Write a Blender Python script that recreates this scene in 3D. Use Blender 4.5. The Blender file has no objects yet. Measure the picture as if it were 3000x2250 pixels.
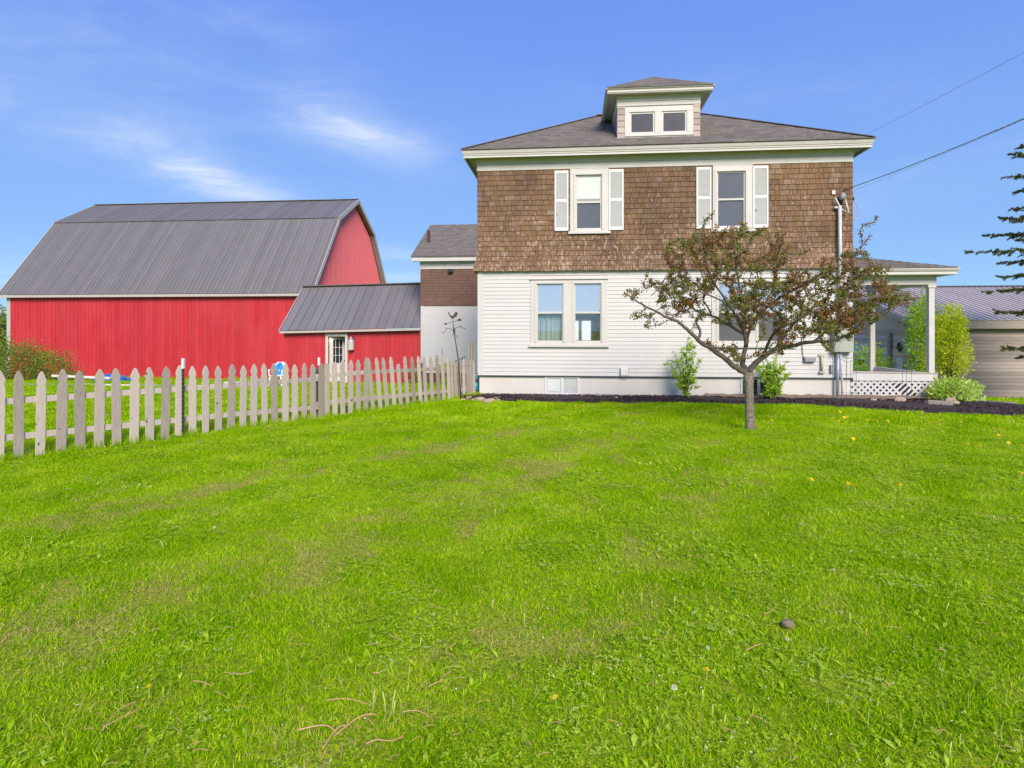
import bpy, math, random
import numpy as np
from mathutils import Vector, Matrix
random.seed(7); rng = np.random.default_rng(11)
R = math.radians
S = bpy.context.scene
C = S.collection

# ------------------------------------------------------------------ camera
TH = R(5.55); FPX = 1800.0; EYE = 1.75
cam_d = bpy.data.cameras.new('camera'); cam = bpy.data.objects.new('camera', cam_d); C.objects.link(cam)
cam.location = (0, 0, EYE); cam.rotation_euler = (R(90), 0, TH)
cam_d.sensor_width = 36; cam_d.lens = FPX / 3000 * 36; cam_d.shift_y = -158 / 3000
cam_d.clip_start = 0.05; cam_d.clip_end = 6000
S.camera = cam

def P(px, py, Y):
    dx = (px - 1500) / FPX; dz = (967 - py) / FPX
    X = math.cos(TH) * dx - math.sin(TH); D = math.sin(TH) * dx + math.cos(TH)
    t = Y / D
    return Vector((t * X, Y, EYE + t * dz))
def G(px, py, z=0.0):
    dx = (px - 1500) / FPX; t = (z - EYE) / ((967 - py) / FPX)
    return Vector((t * (math.cos(TH) * dx - math.sin(TH)), t * (math.sin(TH) * dx + math.cos(TH)), z))

# ------------------------------------------------------------------ world, sun, exposure
SUN_AZ = R(17)     # sun stands behind the camera, to the right (angle from -Y towards +X)
SUN_EL = R(33)
W = bpy.data.worlds.new('World'); S.world = W; W.use_nodes = True
nt = W.node_tree; nt.nodes.clear()
def N(t, kind, **kw):
    n = t.nodes.new(kind)
    for k, v in kw.items():
        if hasattr(n, k): setattr(n, k, v)
        else: n.inputs[k].default_value = v
    return n
sky = N(nt, 'ShaderNodeTexSky', sky_type='NISHITA', sun_disc=False, sun_elevation=SUN_EL,
        sun_rotation=math.pi - SUN_AZ, altitude=100, air_density=1.0, dust_density=0.3, ozone_density=5.0)
tint = N(nt, 'ShaderNodeMix', data_type='RGBA', blend_type='MULTIPLY'); tint.inputs[0].default_value = 1
tint.inputs[7].default_value = (0.98, 0.87, 1.0, 1)
nt.links.new(sky.outputs[0], tint.inputs[6])
geo = N(nt, 'ShaderNodeTexCoord')
# the clear blue of the day by height above the horizon, blended with the physical sky
sepz = N(nt, 'ShaderNodeSeparateXYZ'); nt.links.new(geo.outputs['Generated'], sepz.inputs[0])
rp = N(nt, 'ShaderNodeValToRGB'); nt.links.new(sepz.outputs[2], rp.inputs[0])
for i_, (p_, c_) in enumerate(((0, (1.9, 4.0, 5.9)), (.14, (1.55, 3.05, 5.8)), (.46, (.98, 2.0, 5.7)), (1, (.66, 1.35, 4.6)))):
    if i_ > 1: rp.color_ramp.elements.new(p_)
    rp.color_ramp.elements[i_].position = p_; rp.color_ramp.elements[i_].color = (c_[0] / 10, c_[1] / 10, c_[2] / 10, 1)
rps = N(nt, 'ShaderNodeVectorMath', operation='SCALE'); rps.inputs['Scale'].default_value = 10; nt.links.new(rp.outputs[0], rps.inputs[0])
blend = N(nt, 'ShaderNodeMix', data_type='RGBA'); blend.inputs[0].default_value = .85; nt.links.new(tint.outputs[2], blend.inputs[6]); nt.links.new(rps.outputs[0], blend.inputs[7])
def wisp(px, py, su, sv, ang):
    """soft cloud mask about a direction of the sky"""
    d = P(px, py, 100.0) - Vector((0, 0, EYE)); d.normalize()
    r = d.cross(Vector((0, 0, 1))).normalized(); u = r.cross(d)
    a = math.cos(ang) * r + math.sin(ang) * u; b = -math.sin(ang) * r + math.cos(ang) * u
    s = None
    for v, w in ((a, su), (b, sv)):
        dt = N(nt, 'ShaderNodeVectorMath', operation='DOT_PRODUCT'); dt.inputs[1].default_value = tuple(v / w)
        nt.links.new(geo.outputs['Generated'], dt.inputs[0])
        sub = N(nt, 'ShaderNodeMath', operation='SUBTRACT'); sub.inputs[1].default_value = d.dot(v) / w
        nt.links.new(dt.outputs['Value'], sub.inputs[0])
        sq = N(nt, 'ShaderNodeMath', operation='MULTIPLY'); nt.links.new(sub.outputs[0], sq.inputs[0]); nt.links.new(sub.outputs[0], sq.inputs[1])
        if s is None: s = sq
        else:
            ad = N(nt, 'ShaderNodeMath', operation='ADD'); nt.links.new(s.outputs[0], ad.inputs[0]); nt.links.new(sq.outputs[0], ad.inputs[1]); s = ad
    m = N(nt, 'ShaderNodeMath', operation='MULTIPLY'); m.inputs[1].default_value = -1; nt.links.new(s.outputs[0], m.inputs[0])
    e = N(nt, 'ShaderNodeMath', operation='EXPONENT'); nt.links.new(m.outputs[0], e.inputs[0])
    return e.outputs[0]
cmap = N(nt, 'ShaderNodeMapping'); cmap.inputs['Rotation'].default_value = (0, R(15), 0); cmap.inputs['Scale'].default_value = (1.3, 2.0, 5.5)
nt.links.new(geo.outputs['Generated'], cmap.inputs[0])
cn = N(nt, 'ShaderNodeTexNoise'); cn.inputs['Scale'].default_value = 4.5; cn.inputs['Detail'].default_value = 8; cn.inputs['Roughness'].default_value = 0.64
cn.inputs['Distortion'].default_value = 0.5
nt.links.new(cmap.outputs[0], cn.inputs[0])
cr = N(nt, 'ShaderNodeMapRange'); cr.inputs['From Min'].default_value = 0.42; cr.inputs['From Max'].default_value = 0.78; nt.links.new(cn.outputs[0], cr.inputs[0])
total = None
for (px, py, su, sv, ang, amp) in ((960, 345, .075, .034, R(-12), .52), (1120, 405, .09, .032, R(-16), .52), (580, 500, .085, .026, R(-17), .60), (700, 560, .085, .020, R(-12), .38), (150, 290, .20, .060, R(-16), .26),
                                   (330, 120, .22, .05, R(-14), .10), (700, 60, .2, .04, R(-12), .10), (1170, 745, .10, .012, R(-5), .40), (1180, 810, .09, .010, R(0), .4), (2600, 560, .4, .03, R(10), .12), (2250, 280, .2, .03, R(-8), .08), (60, 800, .2, .03, R(-3), .25)):
    k = N(nt, 'ShaderNodeMath', operation='MULTIPLY'); k.inputs[1].default_value = amp; nt.links.new(wisp(px, py, su, sv, ang), k.inputs[0])
    if total is None: total = k
    else:
        ad = N(nt, 'ShaderNodeMath', operation='ADD'); nt.links.new(total.outputs[0], ad.inputs[0]); nt.links.new(k.outputs[0], ad.inputs[1]); total = ad
bs = N(nt, 'ShaderNodeMath', operation='ADD'); bs.inputs[1].default_value = 0.02; nt.links.new(total.outputs[0], bs.inputs[0])
nm = N(nt, 'ShaderNodeMath', operation='MULTIPLY_ADD'); nm.inputs[1].default_value = 1.0; nm.inputs[2].default_value = .38; nt.links.new(cr.outputs[0], nm.inputs[0])
cm = N(nt, 'ShaderNodeMath', operation='MULTIPLY', use_clamp=True); nt.links.new(nm.outputs[0], cm.inputs[0]); nt.links.new(bs.outputs[0], cm.inputs[1])
cl = N(nt, 'ShaderNodeMix', data_type='RGBA'); nt.links.new(cm.outputs[0], cl.inputs[0]); nt.links.new(blend.outputs[2], cl.inputs[6])
cl.inputs[7].default_value = (5.2, 5.7, 6.6, 1)
bg = N(nt, 'ShaderNodeBackground'); bg.inputs[1].default_value = 0.10; nt.links.new(cl.outputs[2], bg.inputs[0])
wo = N(nt, 'ShaderNodeOutputWorld'); nt.links.new(bg.outputs[0], wo.inputs[0])

sun_d = bpy.data.lights.new('sun', 'SUN'); sun = bpy.data.objects.new('sun', sun_d); C.objects.link(sun)
sun_d.energy = 3.0; sun_d.angle = R(28); sun_d.color = (1, .88, .75)
sd = Vector((math.sin(SUN_AZ) * math.cos(SUN_EL), -math.cos(SUN_AZ) * math.cos(SUN_EL), math.sin(SUN_EL)))
sun.rotation_euler = sd.to_track_quat('Z', 'Y').to_euler()
S.view_settings.view_transform = 'Standard'; S.view_settings.look = 'None'; S.view_settings.gamma = 1
S.view_settings.exposure = 0.7
S.render.engine = 'CYCLES'
S.cycles.max_bounces = 6; S.cycles.transparent_max_bounces = 12

# ------------------------------------------------------------------ materials
def newmat(name):
    m = bpy.data.materials.new(name); m.use_nodes = True
    return m, m.node_tree, m.node_tree.nodes['Principled BSDF']
def pos(t, scale=(1, 1, 1)):
    g = t.nodes.new('ShaderNodeNewGeometry'); mp = t.nodes.new('ShaderNodeMapping'); mp.inputs['Scale'].default_value = scale
    t.links.new(g.outputs['Position'], mp.inputs[0]); return mp.outputs[0]
def noise(t, vec, scale, detail=4, rough=.6):
    n = t.nodes.new('ShaderNodeTexNoise'); n.inputs['Scale'].default_value = scale; n.inputs['Detail'].default_value = detail; n.inputs['Roughness'].default_value = rough
    t.links.new(vec, n.inputs[0]); return n.outputs[0]
def ramp(t, fac, stops):
    r = t.nodes.new('ShaderNodeValToRGB'); t.links.new(fac, r.inputs[0]); e = r.color_ramp.elements
    while len(e) < len(stops): e.new(.5)
    for i, (p, c) in enumerate(stops):
        e[i].position = p; e[i].color = (*c, 1) if len(c) == 3 else c
    return r.outputs[0]
def mix(t, fac, a, b, blend='MIX'):
    m = t.nodes.new('ShaderNodeMix'); m.data_type = 'RGBA'; m.blend_type = blend
    for i, v in ((0, fac), (6, a), (7, b)):
        if isinstance(v, (int, float)): m.inputs[i].default_value = v
        elif isinstance(v, tuple): m.inputs[i].default_value = (*v, 1)
        else: t.links.new(v, m.inputs[i])
    return m.outputs[2]
def math_(t, op, a, b=None):
    m = t.nodes.new('ShaderNodeMath'); m.operation = op
    for i, v in ((0, a), (1, b)):
        if v is None: continue
        if isinstance(v, (int, float)): m.inputs[i].default_value = v
        else: t.links.new(v, m.inputs[i])
    return m.outputs[0]
def bump(t, b, h, strength=.3, dist=.01):
    n = t.nodes.new('ShaderNodeBump'); n.inputs['Strength'].default_value = strength; n.inputs['Distance'].default_value = dist
    t.links.new(h, n.inputs['Height']); t.links.new(n.outputs[0], b.inputs['Normal'])
def orand(t):
    o = t.nodes.new('ShaderNodeObjectInfo'); a = t.nodes.new('ShaderNodeAttribute'); a.attribute_name = 'rnd'
    return math_(t, 'FRACT', math_(t, 'ADD', o.outputs['Random'], a.outputs['Fac']))
def simple(name, col, rough=.6, dirt=.12, scale=3.0, stretch=(1, 1, 1), metallic=0.0, bmp=.0, dirtcol=None, spec=None, perobj=0.0):
    m, t, b = newmat(name)
    n = noise(t, pos(t, stretch), scale, 6, .65)
    f = ramp(t, n, [(.3, (0, 0, 0)), (.75, (1, 1, 1))])
    dc = dirtcol or tuple(c * (1 - dirt * 2) for c in col)
    c = mix(t, f, col, mix(t, .35 if dirtcol else .6, col, dc))
    if perobj:
        c = mix(t, perobj, c, mix(t, orand(t), tuple(x * .55 for x in col), tuple(min(1, x * 1.35) for x in col)))
    t.links.new(c, b.inputs['Base Color'])
    b.inputs['Roughness'].default_value = rough; b.inputs['Metallic'].default_value = metallic
    if spec is not None: b.inputs['Specular IOR Level'].default_value = spec
    if bmp: bump(t, b, noise(t, pos(t, tuple(s * 1.0 for s in stretch)), scale * 12, 3), bmp, .004)
    return m
M = {}
M['white_siding'] = simple('white_siding', (.60, .59, .57), .55, .06, 1.6, (1, 1, 3), bmp=.1)
M['white_trim'] = simple('white_trim', (.62, .60, .555), .5, .10, 2.5, bmp=.1)
M['white_shutter'] = simple('white_shutter', (.72, .715, .70), .45, .05, 2.5)
M['shutter_louvre'] = simple('white_louvre', (.70, .70, .69), .5, .02, 3)
M['foundation'] = simple('foundation_paint', (.66, .645, .60), .8, .12, 1.2, bmp=.35, dirtcol=(.46, .40, .29))
M['soffit'] = simple('soffit_paint', (.50, .50, .42), .7, .12, 3)
M['olive_trim'] = simple('olive_gutter_paint', (.36, .35, .22), .6, .12, 3)
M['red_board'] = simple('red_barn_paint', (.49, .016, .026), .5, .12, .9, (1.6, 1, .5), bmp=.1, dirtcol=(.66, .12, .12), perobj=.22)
M['red_gable'] = simple('red_gable_lit', (.84, .17, .17), .5, .10, 1.5, (2, 2, .3))  # barn red paled, bright light on the gable end put into the colour
M['metal_roof'] = simple('grey_metal_roof', (.190, .182, .180), .45, .12, 1.2, metallic=.0, spec=.35, perobj=.22)
M['metal_trim'] = simple('pale_metal_trim', (.50, .47, .42), .5, .1, 2)
M['dark_metal'] = simple('dark_metal', (.05, .05, .055), .5, .1, 4)
M['rust'] = simple('rusted_iron', (.085, .045, .035), .8, .25, 14, bmp=.2)
M['galv'] = simple('galvanised_pipe', (.42, .46, .50), .4, .1, 6, metallic=.3)
M['pvc'] = simple('white_conduit', (.58, .59, .60), .45, .05, 5)
M['meter'] = simple('grey_green_cabinet', (.40, .43, .36), .5, .08, 3)
M['grey_box'] = simple('grey_plastic_box', (.30, .31, .31), .5, .1, 6)
M['tan'] = simple('tan_plastic', (.52, .49, .36), .5, .1, 6)
M['stone'] = simple('brown_stone', (.42, .32, .23), .9, .2, 5, bmp=.8, perobj=.5)
M['block'] = simple('grey_concrete_block', (.34, .30, .24), .9, .15, 6, bmp=.6)
M['tarp'] = simple('blue_tarp', (.03, .16, .42), .35, .15, 5)
M['tarp_light'] = simple('bright_blue_plastic', (.02, .30, .80), .35, .1, 5)
M['plastic_white'] = simple('white_plastic', (.78, .76, .68), .4, .06, 6)
M['teal'] = simple('teal_plastic', (.03, .33, .36), .35, .1, 6)
M['teal_pale'] = simple('pale_teal_plastic', (.30, .55, .55), .35, .1, 6)
M['brick_red'] = simple('red_brown_foundation', (.20, .09, .065), .9, .15, 4, bmp=.4)
M['wire'] = simple('dark_wire', (.10, .11, .12), .5, .1, 6)
M['black'] = simple('black_fixture', (.02, .02, .02), .5, .1, 6)
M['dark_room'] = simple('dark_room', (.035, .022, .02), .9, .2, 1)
M['room'] = simple('room_plaster', (.52, .48, .42), .9, .1, 1)
M['curtain'] = simple('sheer_curtain', (.50, .58, .58), .8, .2, 4, (3, 1, .4))
M['gravel'] = simple('pale_gravel', (.46, .40, .35), .95, .2, 9, bmp=.8)
M['shade'] = simple('white_roller_blind', (.66, .70, .66), .8, .03, 1)
M['blossom'] = simple('pink_blossom', (.42, .03, .09), .6, .1, 20)

def wood_mat(name, light, dark, wear, stretch, rough=.85, wearamt=.5):
    m, t, b = newmat(name)
    n1 = noise(t, pos(t, stretch), 6, 6, .7)
    c = ramp(t, n1, [(.28, dark), (.72, light)])
    c = mix(t, .55, c, mix(t, orand(t), tuple(x * .72 for x in dark), tuple(min(1, x * 1.22) for x in light)))
    n2 = noise(t, pos(t, tuple(s * 1.7 for s in stretch)), 4, 5, .65)
    w = ramp(t, n2, [(.58, (0, 0, 0)), (.72, (1, 1, 1))])
    c = mix(t, math_(t, 'MULTIPLY', w, wearamt), c, wear)
    if 'grey_wood' in name: c = mix(t, ramp(t, noise(t, pos(t, (1, 1, .7)), 13, 2, .5), [(.70, (0, 0, 0)), (.76, (1, 1, 1))]), c, (.10, .08, .07))
    t.links.new(c, b.inputs['Base Color']); b.inputs['Roughness'].default_value = rough
    bump(t, b, n1, .5, .006)
    return m
M['fence_wood'] = wood_mat('weathered_grey_wood', (.53, .46, .40), (.28, .23, .19), (.64, .57, .50), (9, 9, 1.1), wearamt=.6)
M['post_wood'] = wood_mat('green_grey_post_wood', (.30, .27, .19), (.15, .13, .10), (.34, .32, .22), (7, 7, .8))
M['grey_clap'] = wood_mat('weathered_grey_clapboard', (.50, .43, .37), (.27, .225, .20), (.56, .43, .27), (.5, 2.0, 6), wearamt=.6)
M['grey_gable'] = wood_mat('shade_lifted_clapboard', (.86, .68, .56), (.62, .48, .40), (.86, .62, .42), (2, .5, 6), wearamt=.35)  # clapboard colour lightened and warmed to offset the blue shade on this end
def shingle_mat():
    m, t, b = newmat('brown_cedar_shingle')
    r = orand(t)
    c = ramp(t, r, [(0, (.13, .068, .036)), (.35, (.20, .112, .055)), (.62, (.165, .112, .05)), (.80, (.25, .135, .08)), (.95, (.22, .16, .125)), (1, (.36, .27, .22))])
    g = pos(t, (16, 16, 2.2))
    n1 = noise(t, g, 2.2, 6, .7)
    c = mix(t, .55, c, ramp(t, n1, [(.3, (.09, .05, .028)), (.7, (.26, .165, .09))]))
    # weathered pale streaks, stronger on the flared lower courses
    gp = t.nodes.new('ShaderNodeNewGeometry'); sp = t.nodes.new('ShaderNodeSeparateXYZ'); t.links.new(gp.outputs['Position'], sp.inputs[0])
    low = t.nodes.new('ShaderNodeMapRange'); low.inputs['From Min'].default_value = 5.6; low.inputs['From Max'].default_value = 3.3; t.links.new(sp.outputs[2], low.inputs[0])
    n2 = noise(t, pos(t, (14, 14, 5)), 1.5, 5, .75)
    n3 = noise(t, pos(t, (1, 1, 1)), 2.3, 3, .6)
    th = math_(t, 'ADD', n2, math_(t, 'MULTIPLY', low.outputs[0], .10))
    th = math_(t, 'ADD', th, math_(t, 'MULTIPLY', n3, .22))
    w = ramp(t, th, [(.735, (0, 0, 0)), (.80, (1, 1, 1))])
    stn = ramp(t, noise(t, pos(t), .9, 5, .7), [(.38, (.74, .72, .71)), (.62, (1.2, 1.16, 1.08))]); c = mix(t, 1.0, c, stn, 'MULTIPLY')
    c = mix(t, math_(t, 'MULTIPLY', w, .75), c, (.52, .38, .30))
    t.links.new(c, b.inputs['Base Color']); b.inputs['Roughness'].default_value = .85
    bump(t, b, n1, .5, .006); return m
M['shingle'] = shingle_mat()
M['wing_shingle'] = wood_mat('dark_red_brown_shingle', (.22, .118, .088), (.13, .07, .052), (.36, .24, .20), (10, 10, 3), wearamt=.35)
M['pale_shingle'] = wood_mat('pale_worn_shingle', (.50, .43, .38), (.36, .29, .25), (.56, .46, .40), (8, 8, 2))
def asphalt():
    m, t, b = newmat('asphalt_roof_shingle')
    r = orand(t)
    c = ramp(t, r, [(0, (.08, .07, .068)), (.3, (.20, .18, .165)), (.55, (.12, .11, .105)), (.8, (.27, .235, .205)), (1, (.15, .12, .105))])
    n = noise(t, pos(t, (1, 1, 1)), 60, 3); n2 = noise(t, pos(t), 1.2, 4)
    c = mix(t, .5, c, ramp(t, n, [(.3, (.07, .064, .058)), (.7, (.31, .275, .245))]))
    c = mix(t, math_(t, 'MULTIPLY', n2, .3), c, (.16, .145, .10)); b.inputs['Specular IOR Level'].default_value = .1
    t.links.new(c, b.inputs['Base Color']); b.inputs['Roughness'].default_value = .95
    bump(t, b, n, .5, .004); return m
M['asphalt'] = asphalt()
def glassy(name, base, refl, rough=.03, alpha=None, wob=.02):
    m, t, b = newmat(name); t.nodes.remove(b)
    out = [n for n in t.nodes if n.type == 'OUTPUT_MATERIAL'][0]
    gl = t.nodes.new('ShaderNodeBsdfGlossy'); gl.inputs['Roughness'].default_value = rough; gl.inputs['Color'].default_value = (.95, .97, 1, 1)
    bn = t.nodes.new('ShaderNodeBump'); bn.inputs['Strength'].default_value = wob; bn.inputs['Distance'].default_value = .05
    t.links.new(noise(t, pos(t), 1.6, 2), bn.inputs['Height']); t.links.new(bn.outputs[0], gl.inputs['Normal'])
    if alpha: d = t.nodes.new('ShaderNodeBsdfTransparent'); d.inputs['Color'].default_value = (*base, 1)
    else:
        d = t.nodes.new('ShaderNodeBsdfDiffuse')
        t.links.new(mix(t, noise(t, pos(t, (1, 1, 1)), 5, 5), tuple(x * .75 for x in base), tuple(x * 1.2 for x in base)), d.inputs['Color'])
    mx = t.nodes.new('ShaderNodeMixShader'); mx.inputs[0].default_value = refl
    t.links.new(d.outputs[0], mx.inputs[1]); t.links.new(gl.outputs[0], mx.inputs[2]); t.links.new(mx.outputs[0], out.inputs[0])
    return m
M['screen'] = glassy('screened_glass', (.115, .115, .12), .09, .12)
M['dark_screen'] = glassy('dark_insect_screen', (.10, .095, .10), .04, .08)
M['glass_clear'] = glassy('clear_pane', (.9, .93, .93), .12, .01, True)
M['glass_mirror'] = glassy('storm_pane', (.38, .40, .42), .55, .01)
M['glass_frost'] = glassy('frosted_basement_pane', (.62, .64, .64), .25, .2)
M['glass_dark'] = glassy('dark_pane', (.03, .04, .04), .15, .02)
def emit(name, col, s):
    m, t, b = newmat(name); b.inputs['Emission Color'].default_value = (*col, 1); b.inputs['Emission Strength'].default_value = s; b.inputs['Base Color'].default_value = (*col, 1); return m
M['bulb'] = emit('lit_bulb', (1, .75, .35), 5)
M['daylit'] = emit('far_window_daylight', (.95, .97, 1), .8)

def leaf_mat(name, stops, transl=.35, rough=.5, posn=1.2, var=.35, spec=.25):
    m, t, b = newmat(name)
    out = [n for n in t.nodes if n.type == 'OUTPUT_MATERIAL'][0]
    a = t.nodes.new('ShaderNodeAttribute'); a.attribute_name = 'rnd'
    o = t.nodes.new('ShaderNodeObjectInfo')
    n = noise(t, pos(t), posn, 3)
    f = math_(t, 'ADD', math_(t, 'MULTIPLY', a.outputs['Fac'], 1 - var), math_(t, 'MULTIPLY', n, var))
    if 'grass' in name:     # mowing passes leave the blades bent lighter and darker by turns
        gp = t.nodes.new('ShaderNodeNewGeometry'); dp = t.nodes.new('ShaderNodeVectorMath'); dp.operation = 'DOT_PRODUCT'; dp.inputs[1].default_value = (-.84 * 5.2, .54 * 5.2, 0); t.links.new(gp.outputs['Position'], dp.inputs[0])
        wv = math_(t, 'SINE', math_(t, 'ADD', dp.outputs['Value'], math_(t, 'MULTIPLY', noise(t, pos(t), .8, 2), 5.0)))
        f = math_(t, 'ADD', f, math_(t, 'MULTIPLY', wv, .05))
    if 'grass' in name or 'clover' in name: f = math_(t, 'ADD', f, math_(t, 'MULTIPLY', math_(t, 'SUBTRACT', o.outputs['Random'], .5), .22))
    c = ramp(t, f, stops)
    t.links.new(c, b.inputs['Base Color']); b.inputs['Roughness'].default_value = rough; b.inputs['Specular IOR Level'].default_value = spec
    tr = t.nodes.new('ShaderNodeBsdfTranslucent'); t.links.new(c, tr.inputs['Color'])
    mx = t.nodes.new('ShaderNodeMixShader'); mx.inputs[0].default_value = transl
    t.links.new(b.outputs[0], mx.inputs[1]); t.links.new(tr.outputs[0], mx.inputs[2]); t.links.new(mx.outputs[0], out.inputs[0])
    return m
M['crab_leaf'] = leaf_mat('crabapple_leaf', [(0, (.25, .07, .045)), (.28, (.31, .14, .06)), (.48, (.25, .18, .045)), (.68, (.19, .235, .035)), (1, (.30, .37, .055))], .3, var=.45, posn=2.5)
M['green_leaf'] = leaf_mat('fresh_green_leaf', [(0, (.18, .38, .02)), (.5, (.40, .62, .05)), (1, (.64, .78, .14))], .5)
M['yellow_leaf'] = leaf_mat('yellow_green_leaf', [(0, (.34, .46, .015)), (.5, (.62, .72, .03)), (1, (.84, .86, .10))], .55)
M['bush_leaf'] = leaf_mat('bush_leaf', [(0, (.08, .14, .02)), (.5, (.20, .28, .035)), (.8, (.32, .37, .06)), (1, (.42, .26, .09))], .3)
M['needle'] = leaf_mat('spruce_needles', [(0, (.05, .055, .028)), (.5, (.10, .12, .04)), (.85, (.20, .23, .05)), (1, (.24, .18, .09))], .15)
M['hosta'] = leaf_mat('pale_edged_leaf', [(0, (.22, .42, .03)), (.4, (.46, .66, .08)), (.7, (.74, .84, .26)), (1, (.86, .9, .5))], .4)
M['grass'] = leaf_mat('grass_blade', [(0, (.08, .22, .002)), (.25, (.20, .43, .003)), (.5, (.38, .64, .005)), (.72, (.58, .78, .010)), (.88, (.78, .86, .06)), (1, (.86, .80, .34))], .5, .8, .45, .25, .02)
M['dry_grass'] = leaf_mat('dry_clippings', [(0, (.24, .17, .07)), (.4, (.52, .42, .15)), (.7, (.46, .50, .09)), (1, (.80, .68, .36))], .25, .9, 2, .35, .05)
M['weed'] = leaf_mat('clover_leaf', [(0, (.26, .48, .010)), (.5, (.46, .68, .02)), (.85, (.62, .78, .08)), (1, (.66, .76, .30))], .45, .7, .8, .25, .05)
M['stalk'] = simple('pink_stalk', (.55, .31, .15), .5, .15, 8, dirtcol=(.50, .42, .16))
M['pale_stalk'] = simple('pale_green_stalk', (.46, .56, .12), .5, .15, 8)
M['dandelion'] = simple('dandelion_petal', (.90, .74, .015), .6, .1, 20)
M['clover_white'] = simple('white_clover_petal', (.74, .72, .58), .7, .1, 20)
def bark():
    m, t, b = newmat('lichen_bark')
    n = noise(t, pos(t, (1, 1, .6)), 22, 6, .7); n2 = noise(t, pos(t), 40, 4, .7)
    c = ramp(t, n, [(.35, (.10, .075, .055)), (.55, (.19, .155, .115))])
    c = mix(t, ramp(t, n2, [(.5, (0, 0, 0)), (.62, (1, 1, 1))]), c, (.33, .33, .27))
    t.links.new(c, b.inputs['Base Color']); b.inputs['Roughness'].default_value = .9; bump(t, b, n, .8, .01); return m
M['bark'] = bark()
M['limb_bark'] = simple('dark_limb_bark', (.11, .088, .066), .9, .25, 18, bmp=.5, dirtcol=(.24, .23, .18))
M['twig'] = simple('dark_twig', (.11, .08, .06), .9, .2, 10)
def ground_mat():
    m, t, b = newmat('lawn_soil')
    n = noise(t, pos(t), 38, 6, .8); n2 = noise(t, pos(t), .35, 4)
    c = ramp(t, n, [(.38, (.05, .09, .004)), (.5, (.22, .32, .008)), (.62, (.46, .50, .04))])
    c = mix(t, math_(t, 'MULTIPLY', n2, .35), c, (.30, .36, .03))
    t.links.new(c, b.inputs['Base Color']); b.inputs['Roughness'].default_value = .95; b.inputs['Specular IOR Level'].default_value = .1
    bump(t, b, noise(t, pos(t), 60, 3), .6, .02); return m
M['ground'] = ground_mat()
def mulch():
    m, t, b = newmat('dark_mulch')
    n = noise(t, pos(t, (1, 1, 1)), 30, 7, .8); n2 = noise(t, pos(t, (.8, 3, 1)), 1.6, 4)
    c = ramp(t, n, [(.3, (.020, .013, .012)), (.55, (.060, .042, .042)), (.8, (.15, .11, .095))])
    t.links.new(c, b.inputs['Base Color']); b.inputs['Roughness'].default_value = .95; bump(t, b, n, 1, .03); return m
M['mulch'] = mulch()
M['chip'] = leaf_mat('mulch_chip', [(0, (.018, .012, .013)), (.5, (.06, .04, .042)), (.85, (.12, .085, .08)), (1, (.30, .20, .12))], .0, .9)
M['soil'] = simple('dry_soil', (.26, .19, .13), .95, .25, 7, bmp=.8)

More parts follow.
